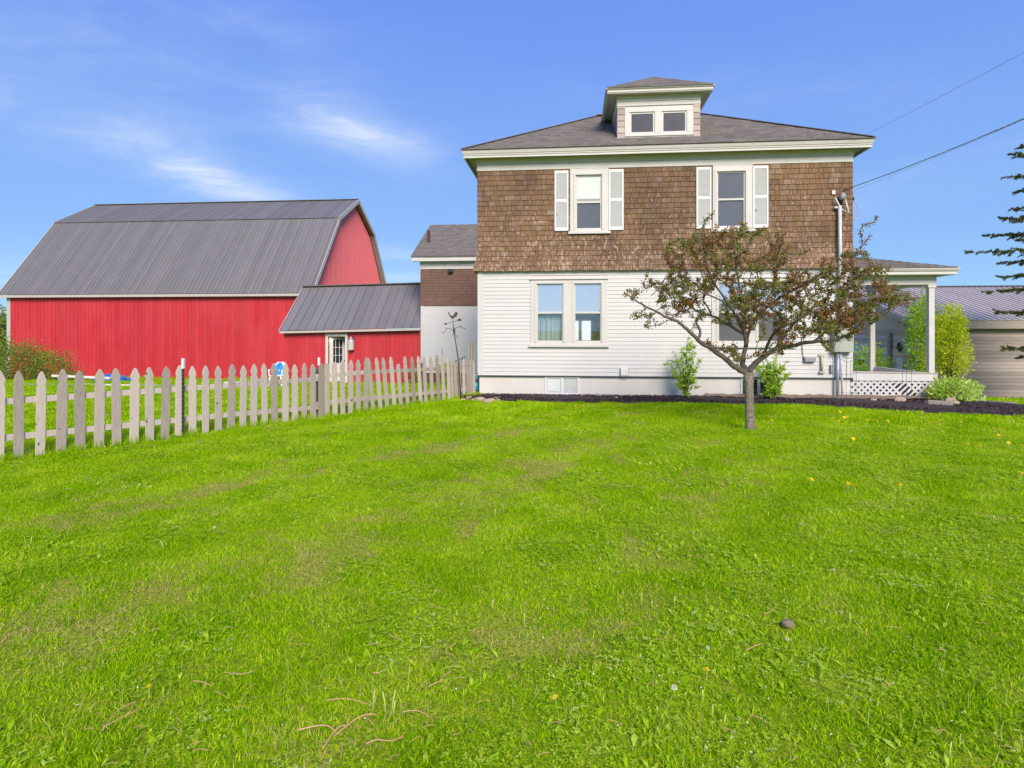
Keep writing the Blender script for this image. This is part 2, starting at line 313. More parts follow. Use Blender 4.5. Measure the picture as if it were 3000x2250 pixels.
# ------------------------------------------------------------------ mesh helpers
class MB:
    def __init__(s): s.v = []; s.f = []; s.r = []
    def add(s, vs, fs, r=0.0):
        o = len(s.v); s.v += [tuple(v) for v in vs]; s.f += [tuple(i + o for i in f) for f in fs]; s.r += [r] * len(vs); return s
    def box(s, x0, x1, y0, y1, z0, z1, r=0.0):
        return s.add([(x0, y0, z0), (x1, y0, z0), (x1, y1, z0), (x0, y1, z0), (x0, y0, z1), (x1, y0, z1), (x1, y1, z1), (x0, y1, z1)],
                     [(0, 3, 2, 1), (4, 5, 6, 7), (0, 1, 5, 4), (1, 2, 6, 5), (2, 3, 7, 6), (3, 0, 4, 7)], r)
    def obox(s, p0, p1, w, h, up=(0, 0, 1), r=0.0):
        """bar from p0 to p1, w across, h along up"""
        p0, p1 = Vector(p0), Vector(p1); d = (p1 - p0).normalized(); u = Vector(up); u = (u - d * u.dot(d)).normalized(); a = d.cross(u)
        vs = [p + a * (w / 2 * i) + u * (h / 2 * j) for p in (p0, p1) for i, j in ((-1, -1), (1, -1), (1, 1), (-1, 1))]
        return s.add(vs, [(3, 2, 1, 0), (4, 5, 6, 7), (0, 1, 5, 4), (1, 2, 6, 5), (2, 3, 7, 6), (3, 0, 4, 7)], r)
    def prism(s, poly, axis, a, b, r=0.0):
        """poly (2D) extruded along axis from a to b; for x: (y,z), y: (x,z), z: (x,y)"""
        n = len(poly)
        def mk(p, t): return {'x': (t, p[0], p[1]), 'y': (p[0], t, p[1]), 'z': (p[0], p[1], t)}[axis]
        return s.add([mk(p, a) for p in poly] + [mk(p, b) for p in poly],
                     [tuple(range(n))[::-1], tuple(range(n, 2 * n))] + [(i, (i + 1) % n, n + (i + 1) % n, n + i) for i in range(n)], r)
    def slab(s, q, th, r=0.0):
        """quad or polygon in 3D (top face), thickened downwards along its normal"""
        q = [Vector(p) for p in q]; n = (q[1] - q[0]).cross(q[2] - q[0]).normalized(); k = len(q)
        if n.z < 0: n = -n; 
        lo = [p - n * th for p in q]
        return s.add(q + lo, [tuple(range(k)), tuple(range(2 * k - 1, k - 1, -1))] + [(i, k + i, k + (i + 1) % k, (i + 1) % k) for i in range(k)], r)
    def tube(s, pts, rad, n=8, cap=True, r=0.0):
        pts = [Vector(p) for p in pts]; rad = rad if isinstance(rad, (list, tuple)) else [rad] * len(pts)
        o = len(s.v); ref = None; vs = []; fs = []
        for i, p in enumerate(pts):
            d = (pts[min(i + 1, len(pts) - 1)] - pts[max(i - 1, 0)])
            d = d.normalized() if d.length > 1e-9 else Vector((0, 0, 1))
            if ref is None: ref = d.orthogonal().normalized()
            ref = (ref - d * ref.dot(d)); ref = ref.normalized() if ref.length > 1e-6 else d.orthogonal().normalized()
            b = d.cross(ref)
            for k in range(n):
                a = 2 * math.pi * k / n; vs.append(p + (ref * math.cos(a) + b * math.sin(a)) * rad[i])
        for i in range(len(pts) - 1):
            for k in range(n): fs.append((i * n + k, i * n + (k + 1) % n, (i + 1) * n + (k + 1) % n, (i + 1) * n + k))
        if cap: fs.append(tuple(range(n))[::-1]); fs.append(tuple((len(pts) - 1) * n + k for k in range(n)))
        return s.add(vs, fs, r)
    def lathe(s, prof, c, n=14, r=0.0):
        vs = [(c[0] + p[0] * math.cos(2 * math.pi * k / n), c[1] + p[0] * math.sin(2 * math.pi * k / n), c[2] + p[1]) for p in prof for k in range(n)]
        fs = [(i * n + k, i * n + (k + 1) % n, (i + 1) * n + (k + 1) % n, (i + 1) * n + k) for i in range(len(prof) - 1) for k in range(n)]
        fs += [tuple(range(n))[::-1], tuple((len(prof) - 1) * n + k for k in range(n))]
        return s.add(vs, fs, r)
    def mesh(s, name, mat, smooth=False):
        me = bpy.data.meshes.new(name); me.from_pydata(s.v, [], s.f); me.validate()
        a = me.attributes.new('rnd', 'FLOAT', 'POINT')
        if len(s.r) == len(me.vertices): a.data.foreach_set('value', s.r)
        me.materials.append(mat)
        if smooth: me.polygons.foreach_set('use_smooth', [True] * len(me.polygons))
        me.update(); return me
    def build(s, name, mat, parent=None, smooth=False, bevel=0.0, **kw):
        o = link(name, s.mesh(name, M[mat] if isinstance(mat, str) else mat, smooth), parent, **kw)
        if bevel:
            b = o.modifiers.new('bevel', 'BEVEL'); b.width = bevel; b.segments = 2; b.limit_method = 'ANGLE'
        return o
def link(name, me, parent=None, loc=None, rot=None, scale=None, kind=None, label=None):
    o = bpy.data.objects.new(name, me); C.objects.link(o)
    if parent is not None:
        o.parent = parent
        o.matrix_parent_inverse = Matrix.Translation(-Vector(INV.get(parent.name, (0, 0, 0))))
    if loc is not None: o.location = loc
    if rot is not None: o.rotation_euler = rot
    if scale is not None: o.scale = scale
    if kind: o['kind'] = kind
    if label: o['label'] = label
    return o
INV = {}
def thing(name, label, cat, loc=(0, 0, 0), group=None):
    o = bpy.data.objects.new(name, None); C.objects.link(o); o.location = loc; INV[o.name] = tuple(loc)
    o.empty_display_size = .2
    tag(o, label, cat, group); return o
def tag(o, label, cat, group=None, kind=None):
    o['label'] = label; o['category'] = cat
    if group: o['group'] = group
    if kind: o['kind'] = kind
    return o
def quads(name, V, rnd, mat, parent=None, kind=None, tri=False):
    """V (n,k,3) polygons as one mesh"""
    n, k = V.shape[:2]
    me = bpy.data.meshes.new(name); me.vertices.add(n * k); me.vertices.foreach_set('co', V.reshape(-1).astype(np.float32))
    me.loops.add(n * k); me.loops.foreach_set('vertex_index', np.arange(n * k, dtype=np.int32))
    me.polygons.add(n); me.polygons.foreach_set('loop_start', np.arange(0, n * k, k, dtype=np.int32)); 
    me.update(calc_edges=True)
    a = me.attributes.new('rnd', 'FLOAT', 'POINT'); a.data.foreach_set('value', np.repeat(rnd, k).astype(np.float32))
    me.materials.append(M[mat])
    return link(name, me, parent, kind=kind)

def ground_z(x, y):
    k = .062 + (.094 - .062) * min(1, max(0, (x - 4) / 6))
    yy = min(max(0, y - 16.0), 17.0)
    return -k * yy - .004 * max(0, min(y, 200) - 33)

# ------------------------------------------------------------------ ground
def build_ground():
    xs = sorted(set([-3000, -1200, -500, -200, -100] + list(np.arange(-60, 61, 3.0)) + [100, 200, 500, 1200, 3000]))
    ys = sorted(set([-3000, -800, -200, -60, -20] + list(np.arange(-6, 45, 1.5)) + [16.0, 50, 70, 100, 150, 200, 500, 1200, 3000]))
    vs = [(x, y, ground_z(x, y)) for y in ys for x in xs]; nx = len(xs)
    fs = [(j * nx + i, j * nx + i + 1, (j + 1) * nx + i + 1, (j + 1) * nx + i) for j in range(len(ys) - 1) for i in range(nx - 1)]
    o = MB().add(vs, fs).build('ground', 'ground', smooth=True); o['kind'] = 'structure'
build_ground()

# mulch bed in front of the house
bfx = [-2.95, -2.4, -2.27, 0, 3.0, 5.3, 6.2, 7.1, 8.1, 9.05, 10.5, 13]
bfy = [15.75, 15.2, 14.95, 14.88, 15.0, 14.86, 14.5, 13.98, 13.62, 13.3, 12.95, 12.5]
bbx = [-2.95, 9.2, 9.9, 10.17, 11, 13]; bby = [16.3, 16.3, 15.9, 14.98, 14.35, 13.6]
def bed_front(x): return float(np.interp(x, bfx, bfy))
def bed_back(x): return float(np.interp(x, bbx, bby))
def in_bed(x, y): return -2.95 < x < 13 and bed_front(x) < y < bed_back(x)
def build_bed():
    xs = np.arange(-2.95, 13.01, .12); m = 14; vs = []; fs = []
    for i, x in enumerate(xs):
        a, b = bed_front(x) + .05 * math.sin(x * 3.1) + .03 * math.sin(x * 7.7), bed_back(x)
        for j in range(m):
            t = j / (m - 1); e = min(1, min(t, 1 - t) * 6 + (0.0))
            vs.append((x, a + (b - a) * t, .008 + e * (.045 + .012 * random.random() + .02 * math.sin(x * 1.7 + t * 4))))
    for i in range(len(xs) - 1):
        for j in range(m - 1): fs.append((i * m + j, (i + 1) * m + j, (i + 1) * m + j + 1, i * m + j + 1))
    o = MB().add(vs, fs).build('mulch_bed', 'mulch', smooth=False); o['kind'] = 'structure'
    # loose chips
    n = 16000; x = rng.uniform(-2.8, 12.6, n); t = rng.uniform(.02, .97, n)
    y = np.array([bed_front(a) for a in x]) + t * np.array([bed_back(a) - bed_front(a) for a in x])
    a = rng.uniform(0, 6.28, n); l = rng.uniform(.010, .032, n); w = rng.uniform(.004, .010, n)
    c = np.stack([x, y, rng.uniform(.045, .072, n)], 1)
    d = np.stack([np.cos(a) * l, np.sin(a) * l, rng.uniform(-.012, .02, n)], 1); e = np.stack([-np.sin(a) * w, np.cos(a) * w, rng.uniform(-.008, .008, n)], 1)
    V = np.stack([c - d - e, c + d - e, c + d + e, c - d + e], 1)
    o = quads('mulch_chips', V, rng.uniform(0, 1, n), 'chip'); tag(o, 'dark shredded bark chips covering the bed along the foundation', 'mulch', kind='stuff')
    # pale soil close to the wall towards the porch
    vs = []; fs = []; xs = np.arange(3.4, 9.0, .15)
    for x in xs:
        w = .34 if x > 4.2 else .16
        for j, t in enumerate((0, .5, 1)): vs.append((x, 16.17 - w * (1 - t) * (1 + .2 * math.sin(5 * x)), .062 + .05 * t + random.uniform(-.012, .03) + (0 if t else -.0)))
    for i in range(len(xs) - 1):
        for j in range(2): fs.append((i * 3 + j, (i + 1) * 3 + j, (i + 1) * 3 + j + 1, i * 3 + j + 1))
    o = MB().add(vs, fs).build('dry_soil_strip', 'soil', smooth=True); o['kind'] = 'structure'
build_bed()
# gravel track behind the fence
def build_track():
    vs = []; fs = []; xs = np.arange(-34, -7.9, .8)
    for x in xs:
        c = 20.9 + .35 * math.sin(x * .3); h = 1.15 * min(1, (-7.9 - x) / 3 + .1)
        for y in (c - h, c, c + h): vs.append((x, y, ground_z(x, y) + .03))
    for i in range(len(xs) - 1):
        for j in range(2): fs.append((i * 3 + j, (i + 1) * 3 + j, (i + 1) * 3 + j + 1, i * 3 + j + 1))
    o = MB().add(vs, fs).build('gravel_track', 'gravel'); o['kind'] = 'structure'
build_track()

# ------------------------------------------------------------------ house
HY = 16.2; HX0, HX1 = -2.48, 7.01
HB = 22.6; OV = .38; EZ = 6.48; KS = .55
house = thing('farmhouse', 'white and brown shingled two storey farmhouse with hip roof and dormer', 'house', (2.27, HY, 0))
def holes_cells(x0, x1, z0, z1, holes):
    xs = sorted({x0, x1, *[h[i] for h in holes for i in (0, 1) if x0 < h[i] < x1]}); zs = sorted({z0, z1, *[h[i] for h in holes for i in (2, 3) if z0 < h[i] < z1]})
    for a, b in zip(xs, xs[1:]):
        for c, d in zip(zs, zs[1:]):
            mx, mz = (a + b) / 2, (c + d) / 2
            if not any(h[0] < mx < h[1] and h[2] < mz < h[3] for h in holes): yield a, b, c, d
def spans(x0, x1, z0, z1, holes):
    cuts = [(x0, x1)]
    for h in holes:
        if h[2] < z1 - .01 and h[3] > z0 + .01:
            nc = []
            for a, b in cuts:
                if h[1] <= a or h[0] >= b: nc.append((a, b)); continue
                if h[0] > a: nc.append((a, h[0]))
                if h[1] < b: nc.append((h[1], b))
            cuts = nc
    return [c for c in cuts if c[1] - c[0] > .01]
# openings (casing outlines): x0,x1,z0,z1
up_w = [(-.04, .96, 4.30, 5.975), (3.60, 4.59, 4.30, 5.975)]
dn_w = [(-1.08, .92, 1.34, 3.11), (3.57, 5.57, 1.34, 3.11)]
bs_w = [(-.706, .20, .04, .53), (4.30, 5.20, .04, .53)]
wall = MB()
for a, b, c, d in holes_cells(HX0, HX1, .55, 6.3, up_w + dn_w): wall.box(a, b, HY + .001, HY + .12, c, d)
wall.box(HX0, HX0 + .1, HY + .12, HB, .55, 6.3); wall.box(HX1 - .1, HX1, HY + .12, HB, .55, 6.3); wall.box(HX0, HX1, HB, HB + .1, .55, 6.3)
wall = wall.build('wall', 'white_siding', house)
fnd = MB()
for a, b, c, d in holes_cells(HX0 + .03, HX1 - .03, -.3, .545, bs_w): fnd.box(a, b, HY + .03, HY + .25, c, d)
fnd.box(HX0 + .03, HX0 + .2, HY + .25, HB, -.9, .545); fnd.box(HX1 - .2, HX1 - .03, HY + .25, HB, -.9, .545); fnd.box(HX0 + .2, HX1 - .2, HB - .2, HB, -.9, .545)
fnd = fnd.build('foundation', 'foundation', house)
# clapboards: one wedge mesh shared by every plank
clap = MB().add([(0, -.017, 0), (1, -.017, 0), (1, 0, 0), (0, 0, 0), (0, -.004, 1), (1, -.004, 1), (1, 0, 1), (0, 0, 1)],
                [(0, 3, 2, 1), (4, 5, 6, 7), (0, 1, 5, 4), (1, 2, 6, 5), (2, 3, 7, 6), (3, 0, 4, 7)])
clap_me = clap.mesh('plank', M['white_siding'])
CB = .13
z = .55; e = .1015
while z < 3.27:
    h = min(e, 3.285 - z)
    for a, b in spans(HX0 + CB, HX1 - CB, z, z + h, dn_w): link('plank', clap_me, wall, loc=(a, HY, z), scale=(b - a, 1, h + .004))
    z += e
# side clapboards of the near corner on the porch side (rotated)
z = .55
while z < 3.27:
    h = min(e, 3.285 - z); link('plank', clap_me, wall, loc=(HX1, HY + .14, z), rot=(0, 0, R(90)), scale=(HB - HY - .16, 1, h + .004)); z += e
for x0, x1 in ((HX0 - .012, HX0 + CB), (HX1 - CB, HX1 + .012)):
    MB().box(x0, x1, HY - .026, HY + .13, .53, 3.30).build('corner_board', 'white_siding', house)
MB().box(HX0 - .02, HX1 + .02, HY - .034, HY - .002, .525, .552).build('drip_edge', 'dark_metal', house)
# shingles: courses with a flare at the bottom
sh_me = MB().add([(0, -.020, 0), (1, -.020, 0), (1, .004, 0), (0, .004, 0), (0, -.001, 1), (1, -.001, 1), (1, .008, 1), (0, .008, 1)],
                 [(0, 3, 2, 1), (4, 5, 6, 7), (0, 1, 5, 4), (1, 2, 6, 5), (2, 3, 7, 6), (3, 0, 4, 7)]).mesh('shingle', M['shingle'])
def flare(z):
    t = max(0, (3.95 - z) / .65); return .10 * t * t
sheath = MB()
for a, b, c, d in holes_cells(HX0, HX1, 3.30, 5.975, up_w): sheath.box(a, b, HY - .006, HY, c, d)
M['felt'] = simple('dark_sheathing', (.07, .04, .025), .95, .1, 3)
sheath.build('sheathing', 'felt', house)
shs = []
ncourse = 20; ce = (5.985 - 3.30) / ncourse
shut = [(-.448, -.086, 4.35, 5.93), (.96, 1.342, 4.35, 5.93), (3.185, 3.56, 4.35, 5.93), (4.592, 4.969, 4.35, 5.93)]
for k in range(ncourse):
    z = 3.30 + k * ce; f = flare(z)
    for a, b in spans(HX0 - .02 - f, HX1 + .02 + f, z, z + ce, [(h[0] + .01, h[1] - .01, h[2], h[3]) for h in up_w]):
        x = a
        while x < b - .001:
            w = random.choice((.08, .11, .13, .15, .17, .19, .21, .25)) * random.uniform(.9, 1.1)
            if b - x - w < .06: w = b - x
            shs.append((x, z, w, f)); x += w
shs.sort(key=lambda s: -s[2] * (1 + .05 * s[0]))
rest = MB()
for i, (x, z, w, f) in enumerate(shs):
    y = HY - .012 - f + random.uniform(-.003, .003); dz = random.uniform(-.005, .003); tilt = -math.atan2(flare(z) - flare(z + ce), ce)
    if i < 300:
        o = link('shingle', sh_me, wall, loc=(x + .002, y, z + dz), rot=(tilt, 0, 0), scale=(w - .008, 1, ce + .018))
    else:
        ct, st = math.cos(tilt), math.sin(tilt); vs = []
        for (vx, vy, vz) in [v.co for v in sh_me.vertices]:
            vz *= ce + .022; vs.append((x + .002 + vx * (w - .008), y + vy * ct - vz * st, z + dz + vy * st + vz * ct))
        rest.add(vs, [(0, 3, 2, 1), (4, 5, 6, 7), (0, 1, 5, 4), (1, 2, 6, 5), (2, 3, 7, 6), (3, 0, 4, 7)], random.random())
# the two side walls' shingles, seen only as their edge at the corners
for sx, x0 in ((-1, HX0), (1, HX1)):
    for k in range(ncourse):
        z = 3.30 + k * ce; f = flare(z) + .012; y = HY - f + .015
        while y < HB:
            w = random.uniform(.1, .22); xa, xb = sorted((x0 + sx * (f + .014), x0 + sx * .0))
            rest.add([(x0, y, z), (x0 + sx * (f + .02), y, z), (x0 + sx * (f + .02), y + w - .005, z), (x0, y + w - .005, z), (x0, y, z + ce), (x0 + sx * (flare(z + ce) + .014), y, z + ce), (x0 + sx * (flare(z + ce) + .014), y + w - .005, z + ce), (x0, y + w - .005, z + ce)],
                     [(0, 3, 2, 1), (4, 5, 6, 7), (0, 1, 5, 4), (1, 2, 6, 5), (2, 3, 7, 6), (3, 0, 4, 7)], random.random()); y += w
rest.build('smaller_shingles', 'shingle', wall, kind='stuff')
MB().box(HX0 - .03, HX1 + .03, HY - .05, HY - .02, 3.285, 3.30).build('band_board', 'white_trim', house)
# frieze, soffit, fascia
MB().box(HX0 - .02, HX1 + .02, HY - .035, HY - .003, 5.975, 6.125).build('frieze_board', 'white_trim', house, bevel=.004)
MB().box(HX0 - .035, HX1 + .035, HY - .06, HY - .003, 6.128, 6.30).build('frieze_board', 'white_trim', house, bevel=.004)
MB().box(HX0 - .035, HX0 - .002, HY - .003, HB, 5.98, 6.30).box(HX1 + .002, HX1 + .035, HY - .003, HB, 5.98, 6.30).build('side_frieze', 'white_trim', house)
RX0, RX1, RY0, RY1 = HX0 - OV, HX1 + OV, HY - OV, HB + .1 + OV
MB().box(RX0 + .03, RX1 - .03, RY0 + .03, HY - .061, 6.302, 6.318).box(RX0 + .03, HX0 - .036, HY - .06, RY1, 6.302, 6.318).box(HX1 + .036, RX1 - .03, HY - .06, RY1, 6.302, 6.318).build('soffit', 'soffit', house)
fa = MB()
def crown(m, x0, x1, y0, y1, zb, zt, out):
    """ring of fascia with a sloping crown mould, corners mitred"""
    def ring(o, z): return [(x0 - o, y0 - o, z), (x1 + o, y0 - o, z), (x1 + o, y1 + o, z), (x0 - o, y1 + o, z)]
    rs = [ring(-.04, zb), ring(0, zb), ring(0, zb + .09), ring(out * .5, zb + .105), ring(out, zt - .035), ring(out, zt), ring(-.04, zt)]
    vs = [v for r_ in rs for v in r_]; fs = []
    for i in range(len(rs) - 1):
        for k in range(4): fs.append((i * 4 + k, i * 4 + (k + 1) % 4, (i + 1) * 4 + (k + 1) % 4, (i + 1) * 4 + k))
    m.add(vs, fs); return m
crown(MB(), RX0 + .045, RX1 - .045, RY0 + .045, RY1 - .045, 6.245, EZ - .03, .04).build('fascia', 'white_trim', house)
roof_base = MB()
hw = (RY1 - RY0) / 2; APZ = EZ + KS * hw; AY = (RY0 + RY1) / 2
c = [(RX0 - .01, RY0 - .01, EZ - .02), (RX1 + .01, RY0 - .01, EZ - .02), (RX1 + .01, RY1, EZ - .02), (RX0 - .01, RY1, EZ - .02), (RX0 + hw, AY, APZ - .02), (RX1 - hw, AY, APZ - .02)]
roof_base.add(c + [(p[0], p[1], p[2] - .03) for p in c[:4]], [(0, 1, 5, 4), (1, 2, 5), (2, 3, 4, 5), (3, 0, 4), (0, 6, 7, 1), (1, 7, 8, 2), (2, 8, 9, 3), (3, 9, 6, 0), (9, 8, 7, 6)])
roof = roof_base.build('roof', 'asphalt', house)
def tabs(mb, x_at, z_at, y0, y1, e=.14, out=.0):
    """asphalt tabs on a slope rising with y: x_at(y)->(xa,xb), z_at(y)"""
    y = y0; k = 0
    while y < y1:
        xa, xb = x_at(y + e * .5); x = xa - random.uniform(0, .2)
        while x < xb:
            w = random.uniform(.12, .34); a, b = max(x, xa), min(x + w, xb)
            if b - a > .01:
                th = random.choice((.010, .016, .022)); r = random.random()
                za, zb = z_at(y), z_at(y + e + .03)
                mb.add([(a, y, za + .002), (b, y, za + .002), (b, y, za + th), (a, y, za + th), (a, y + e + .03, zb + .004), (b, y + e + .03, zb + .004)],
                       [(0, 1, 2, 3), (3, 2, 5, 4), (0, 3, 4), (1, 5, 2)], r)
            x += w
        y += e; k += 1
tb = MB()
DY = 16.5; DX0, DX1 = P(1740 + 385 / 5.53, 300, DY).x, P(1740 + 1712 / 5.53, 300, DY).x
tabs(tb, lambda y: (RX0 + (y - RY0), RX1 - (y - RY0)), lambda y: EZ - .02 + KS * (y - RY0), RY0 - .03, RY0 + hw - .12, .125)
tb.build('roof_shingles', 'asphalt', roof, kind='stuff')
for sx in (0, 1):
    xa = (RX0, RX1)[sx]; MB().obox((xa, RY0, EZ + .0), (xa + (hw, -hw)[sx], AY, APZ + .0), .18, .016, up=(0, 0, 1)).build('hip_cap', 'asphalt', roof)
MB().obox((RX0 + hw, AY, APZ + .0), (RX1 - hw, AY, APZ + .0), .26, .03).build('ridge_cap', 'asphalt', roof)

# ---- window builders
def sash(parent, x0, x1, z0, z1, y, mat_top, mat_bot, mid=None, fw=.045, frame='white_trim'):
    """two sashes: stiles, rails and panes; outer frame x0..x1, z0..z1"""
    m = MB(); mid = mid if mid is not None else (z0 + z1) / 2
    m.box(x0, x0 + fw, y, y + .05, z0, z1); m.box(x1 - fw, x1, y, y + .05, z0, z1)
    m.box(x0 + fw, x1 - fw, y, y + .05, z1 - fw, z1); m.box(x0 + fw, x1 - fw, y, y + .05, z0, z0 + fw)
    if mat_bot: m.box(x0 + fw, x1 - fw, y - .008, y + .045, mid - .028, mid + .022)
    m.build('sash', frame, parent, bevel=.004)
    if mat_bot:
        MB().box(x0 + fw, x1 - fw, y + .02, y + .026, mid + .022, z1 - fw).build('pane', mat_top, parent)
        MB().box(x0 + fw, x1 - fw, y + .03, y + .036, z0 + fw, mid - .028).build('pane', mat_bot, parent)
    else: MB().box(x0 + fw, x1 - fw, y + .02, y + .026, z0 + fw, z1 - fw).build('pane', mat_top, parent)
def casing(x0, x1, z0, z1, gaps, y=HY, sill=.05, name='window', head=.10, hood=True, zs=None):
    """boards round the openings 'gaps' (list of (x0,x1,z0,z1)) inside the outline"""
    m = MB()
    gz0, gz1 = gaps[0][2], gaps[0][3]
    xs = [x0] + [v for g in gaps for v in (g[0], g[1])] + [x1]
    for a, b in zip(xs[::2], xs[1::2]): m.box(a, b, y - .035, y + .09, gz0, gz1)
    m.box(x0, x1, y - .035, y + .09, gz1, z1 - (.035 if hood else 0)); m.box(x0, x1, y - .035, y + .09, z0, gz0)
    o = m.build(name, 'white_trim', house, bevel=.005)
    h = MB()
    if hood: h.box(x0 - .025, x1 + .025, y - .075, y + .02, z1 - .033, z1); h.build('hood', 'white_trim', o, bevel=.006)
    MB().box(x0 - .05, x1 + .05, y - .085, y - .036, z0 - sill + .012, z0 + .03).build('sill', 'white_trim', o, bevel=.006)
    # inner stop moulding, a step proud of the sash
    s = MB()
    for g in gaps:
        s.box(g[0] - .04, g[0] + .012, y - .052, y - .036, g[2] - .0, g[3] + .04); s.box(g[1] - .012, g[1] + .04, y - .052, y - .036, g[2] - .0, g[3] + .04)
        s.box(g[0] + .012, g[1] - .012, y - .052, y - .036, g[3] - .012, g[3] + .04)
    s.build('moulding', 'white_trim', o, bevel=.004)
    return o
for i, (x0, x1, z0, z1) in enumerate(up_w):
    gl = ((.14, .744), (3.74, 4.373))[i]; fw = .05
    w = casing(x0, x1, z0, z1 - .002, [(gl[0] - fw, gl[1] + fw, 4.37, 5.82)], hood=False)
    sash(w, gl[0] - fw, gl[1] + fw, 4.37, 5.82, HY + .0, 'shade' if i == 0 else 'screen', 'screen', mid=5.10, fw=fw)
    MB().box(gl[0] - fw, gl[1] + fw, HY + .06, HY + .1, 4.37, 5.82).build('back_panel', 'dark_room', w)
    if i == 0: MB().box(gl[0], gl[1], HY + .005, HY + .018, 5.125, 5.19).build('blind_rail', 'grey_box', w)
def shutter(x0, x1, z0, z1):
    o = MB(); y0, y1 = HY - .058, HY - .022; s = .04; mid = z0 + (z1 - z0) * .50
    o.box(x0, x0 + s, y0, y1, z0, z1); o.box(x1 - s, x1, y0, y1, z0, z1)
    for a, b in ((z0, z0 + .08), (mid - .035, mid + .035), (z1 - .07, z1)): o.box(x0 + s, x1 - s, y0 + .001, y1, a, b)
    f = o.build('shutter', 'white_shutter', house, bevel=.003)
    l = MB()
    for a, b in ((z0 + .08, mid - .035), (mid + .035, z1 - .07)):
        n = int((b - a) / .028)
        for k in range(n):
            zz = a + (b - a) * (k + .5) / n
            l.add([(x0 + s, y0 + .006, zz - .014), (x1 - s, y0 + .006, zz - .014), (x1 - s, y0 + .028, zz + .010), (x0 + s, y0 + .028, zz + .010), (x0 + s, y0 + .004, zz - .009), (x1 - s, y0 + .004, zz - .009)], [(0, 1, 5, 4), (4, 5, 2, 3), (0, 3, 2, 1)])
    l.box(x0 + s, x1 - s, y1 - .014, y1 - .010, z0 + .08, z1 - .07)
    l.build('louvres', 'shutter_louvre', f, kind='stuff')
    return f
for i, s_ in enumerate(shut):
    f = shutter(*s_)
    if i in (0, 3):
        k = MB().obox((s_[0] + .07, HY - .062, s_[2] + .42), (s_[0] + .07, HY - .062, s_[2] + .46), .014, .02, up=(0, 1, 0)); k.build('shutter_latch', 'black', f)
# downstairs double windows
for i, (x0, x1, z0, z1) in enumerate(dn_w):
    d = x0 + 1.08
    g = [(-.93 + d, -.21 + d, 1.43, 2.98), (.055 + d, .78 + d, 1.43, 2.98)]
    w = casing(x0, x1, z0, z1, g)
    for k, q in enumerate(g):
        sash(w, *q, HY + .0, 'glass_mirror', 'glass_clear' if i == 0 else 'screen', mid=2.21, fw=.042)
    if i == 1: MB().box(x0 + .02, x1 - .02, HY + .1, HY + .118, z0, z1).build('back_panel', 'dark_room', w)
    if i == 0:
        rm = MB(); a, b, ya, yb, za, zb = -1.0, .88, HY + .13, 18.4, .9, 3.0
        rm.add([(a, ya, za), (b, ya, za), (b, yb, za), (a, yb, za), (a, ya, zb), (b, ya, zb), (b, yb, zb), (a, yb, zb)], [(0, 1, 2, 3), (7, 6, 5, 4), (1, 2, 6, 5), (2, 3, 7, 6), (3, 0, 4, 7)])
        rm.build('room', 'room', w)
        cu = MB(); n = 60; vs = []
        for j in range(n + 1):
            t = j / n; x = -.97 + .80 * t; y = HY + .17 + .028 * math.sin(t * 44 + 1.5 * math.sin(t * 9)); vs += [(x, y, 1.2), (x, y + .01 * math.sin(t * 60), 2.95)]
        cu.add(vs, [(2 * j, 2 * j + 2, 2 * j + 3, 2 * j + 1) for j in range(n)]); cu.build('curtain', 'curtain', w, smooth=True)
        cu = MB(); vs = []
        for j in range(n + 1):
            t = j / n; x = .02 + .80 * t; y = HY + .20 + .02 * math.sin(t * 50); vs += [(x, y, 2.12 + .03 * math.sin(t * 50)), (x, y, 2.95)]
        cu.add(vs, [(2 * j, 2 * j + 2, 2 * j + 3, 2 * j + 1) for j in range(n)]); cu.build('valance', 'curtain', w, smooth=True)
        MB().box(.02, .20, 18.36, 18.39, 1.45, 2.02).box(.30, .56, 18.36, 18.39, 1.45, 2.02).build('far_window', 'daylit', w)
        # a dark houseplant on the sill inside
        V = []; base = np.array([.69, HY + .3, 1.50])
        for k in range(70):
            p = base + rng.normal(0, 1, 3) * (.055, .05, .0) + np.array([0, 0, rng.uniform(0, .34)]); p[0] += (p[2] - base[2]) * rng.uniform(-.5, .5)
            u = rng.normal(0, 1, 3); u /= np.linalg.norm(u); v = np.cross(u, rng.normal(0, 1, 3)); v /= np.linalg.norm(v)
            V.append([p - u * .04, p + v * .014, p + u * .04, p - v * .014])
        quads('houseplant', np.array(V), rng.uniform(0, .5, 70), 'needle', w)
        MB().lathe([(.05, 0), (.07, .12), (.075, .12)], (.69, HY + .3, 1.36), 10).build('flowerpot', 'dark_metal', w)
# basement windows
for i, (x0, x1, z0, z1) in enumerate(bs_w):
    m = MB(); y = HY - .0; f = .05; mid = (x0 + x1) / 2
    m.box(x0, x0 + f, y, y + .08, z0, z1); m.box(x1 - f, x1, y, y + .08, z0, z1); m.box(x0 + f, x1 - f, y, y + .08, z0, z0 + f); m.box(x0 + f, x1 - f, y, y + .08, z1 - f * .8, z1); m.box(mid - .035, mid + .035, y + .002, y + .07, z0 + f, z1 - f * .8)
    w = m.build('basement_window', 'white_shutter', house, bevel=.004)
    for a, b in ((x0 + f, mid - .035), (mid + .035, x1 - f)):
        MB().box(a, b, y + .03, y + .036, z0 + f, z1 - f * .8).build('pane', ('glass_frost', 'glass_dark')[i], w)
    if i == 0:
        MB().prism([(x0 + f + .03, z0 + .12), (mid - .06, z0 + .09), (mid - .05, z1 - .07), (x0 + f + .02, z1 - .06)], 'y', y + .022, y + .029).build('paint_smear', 'shade', w)

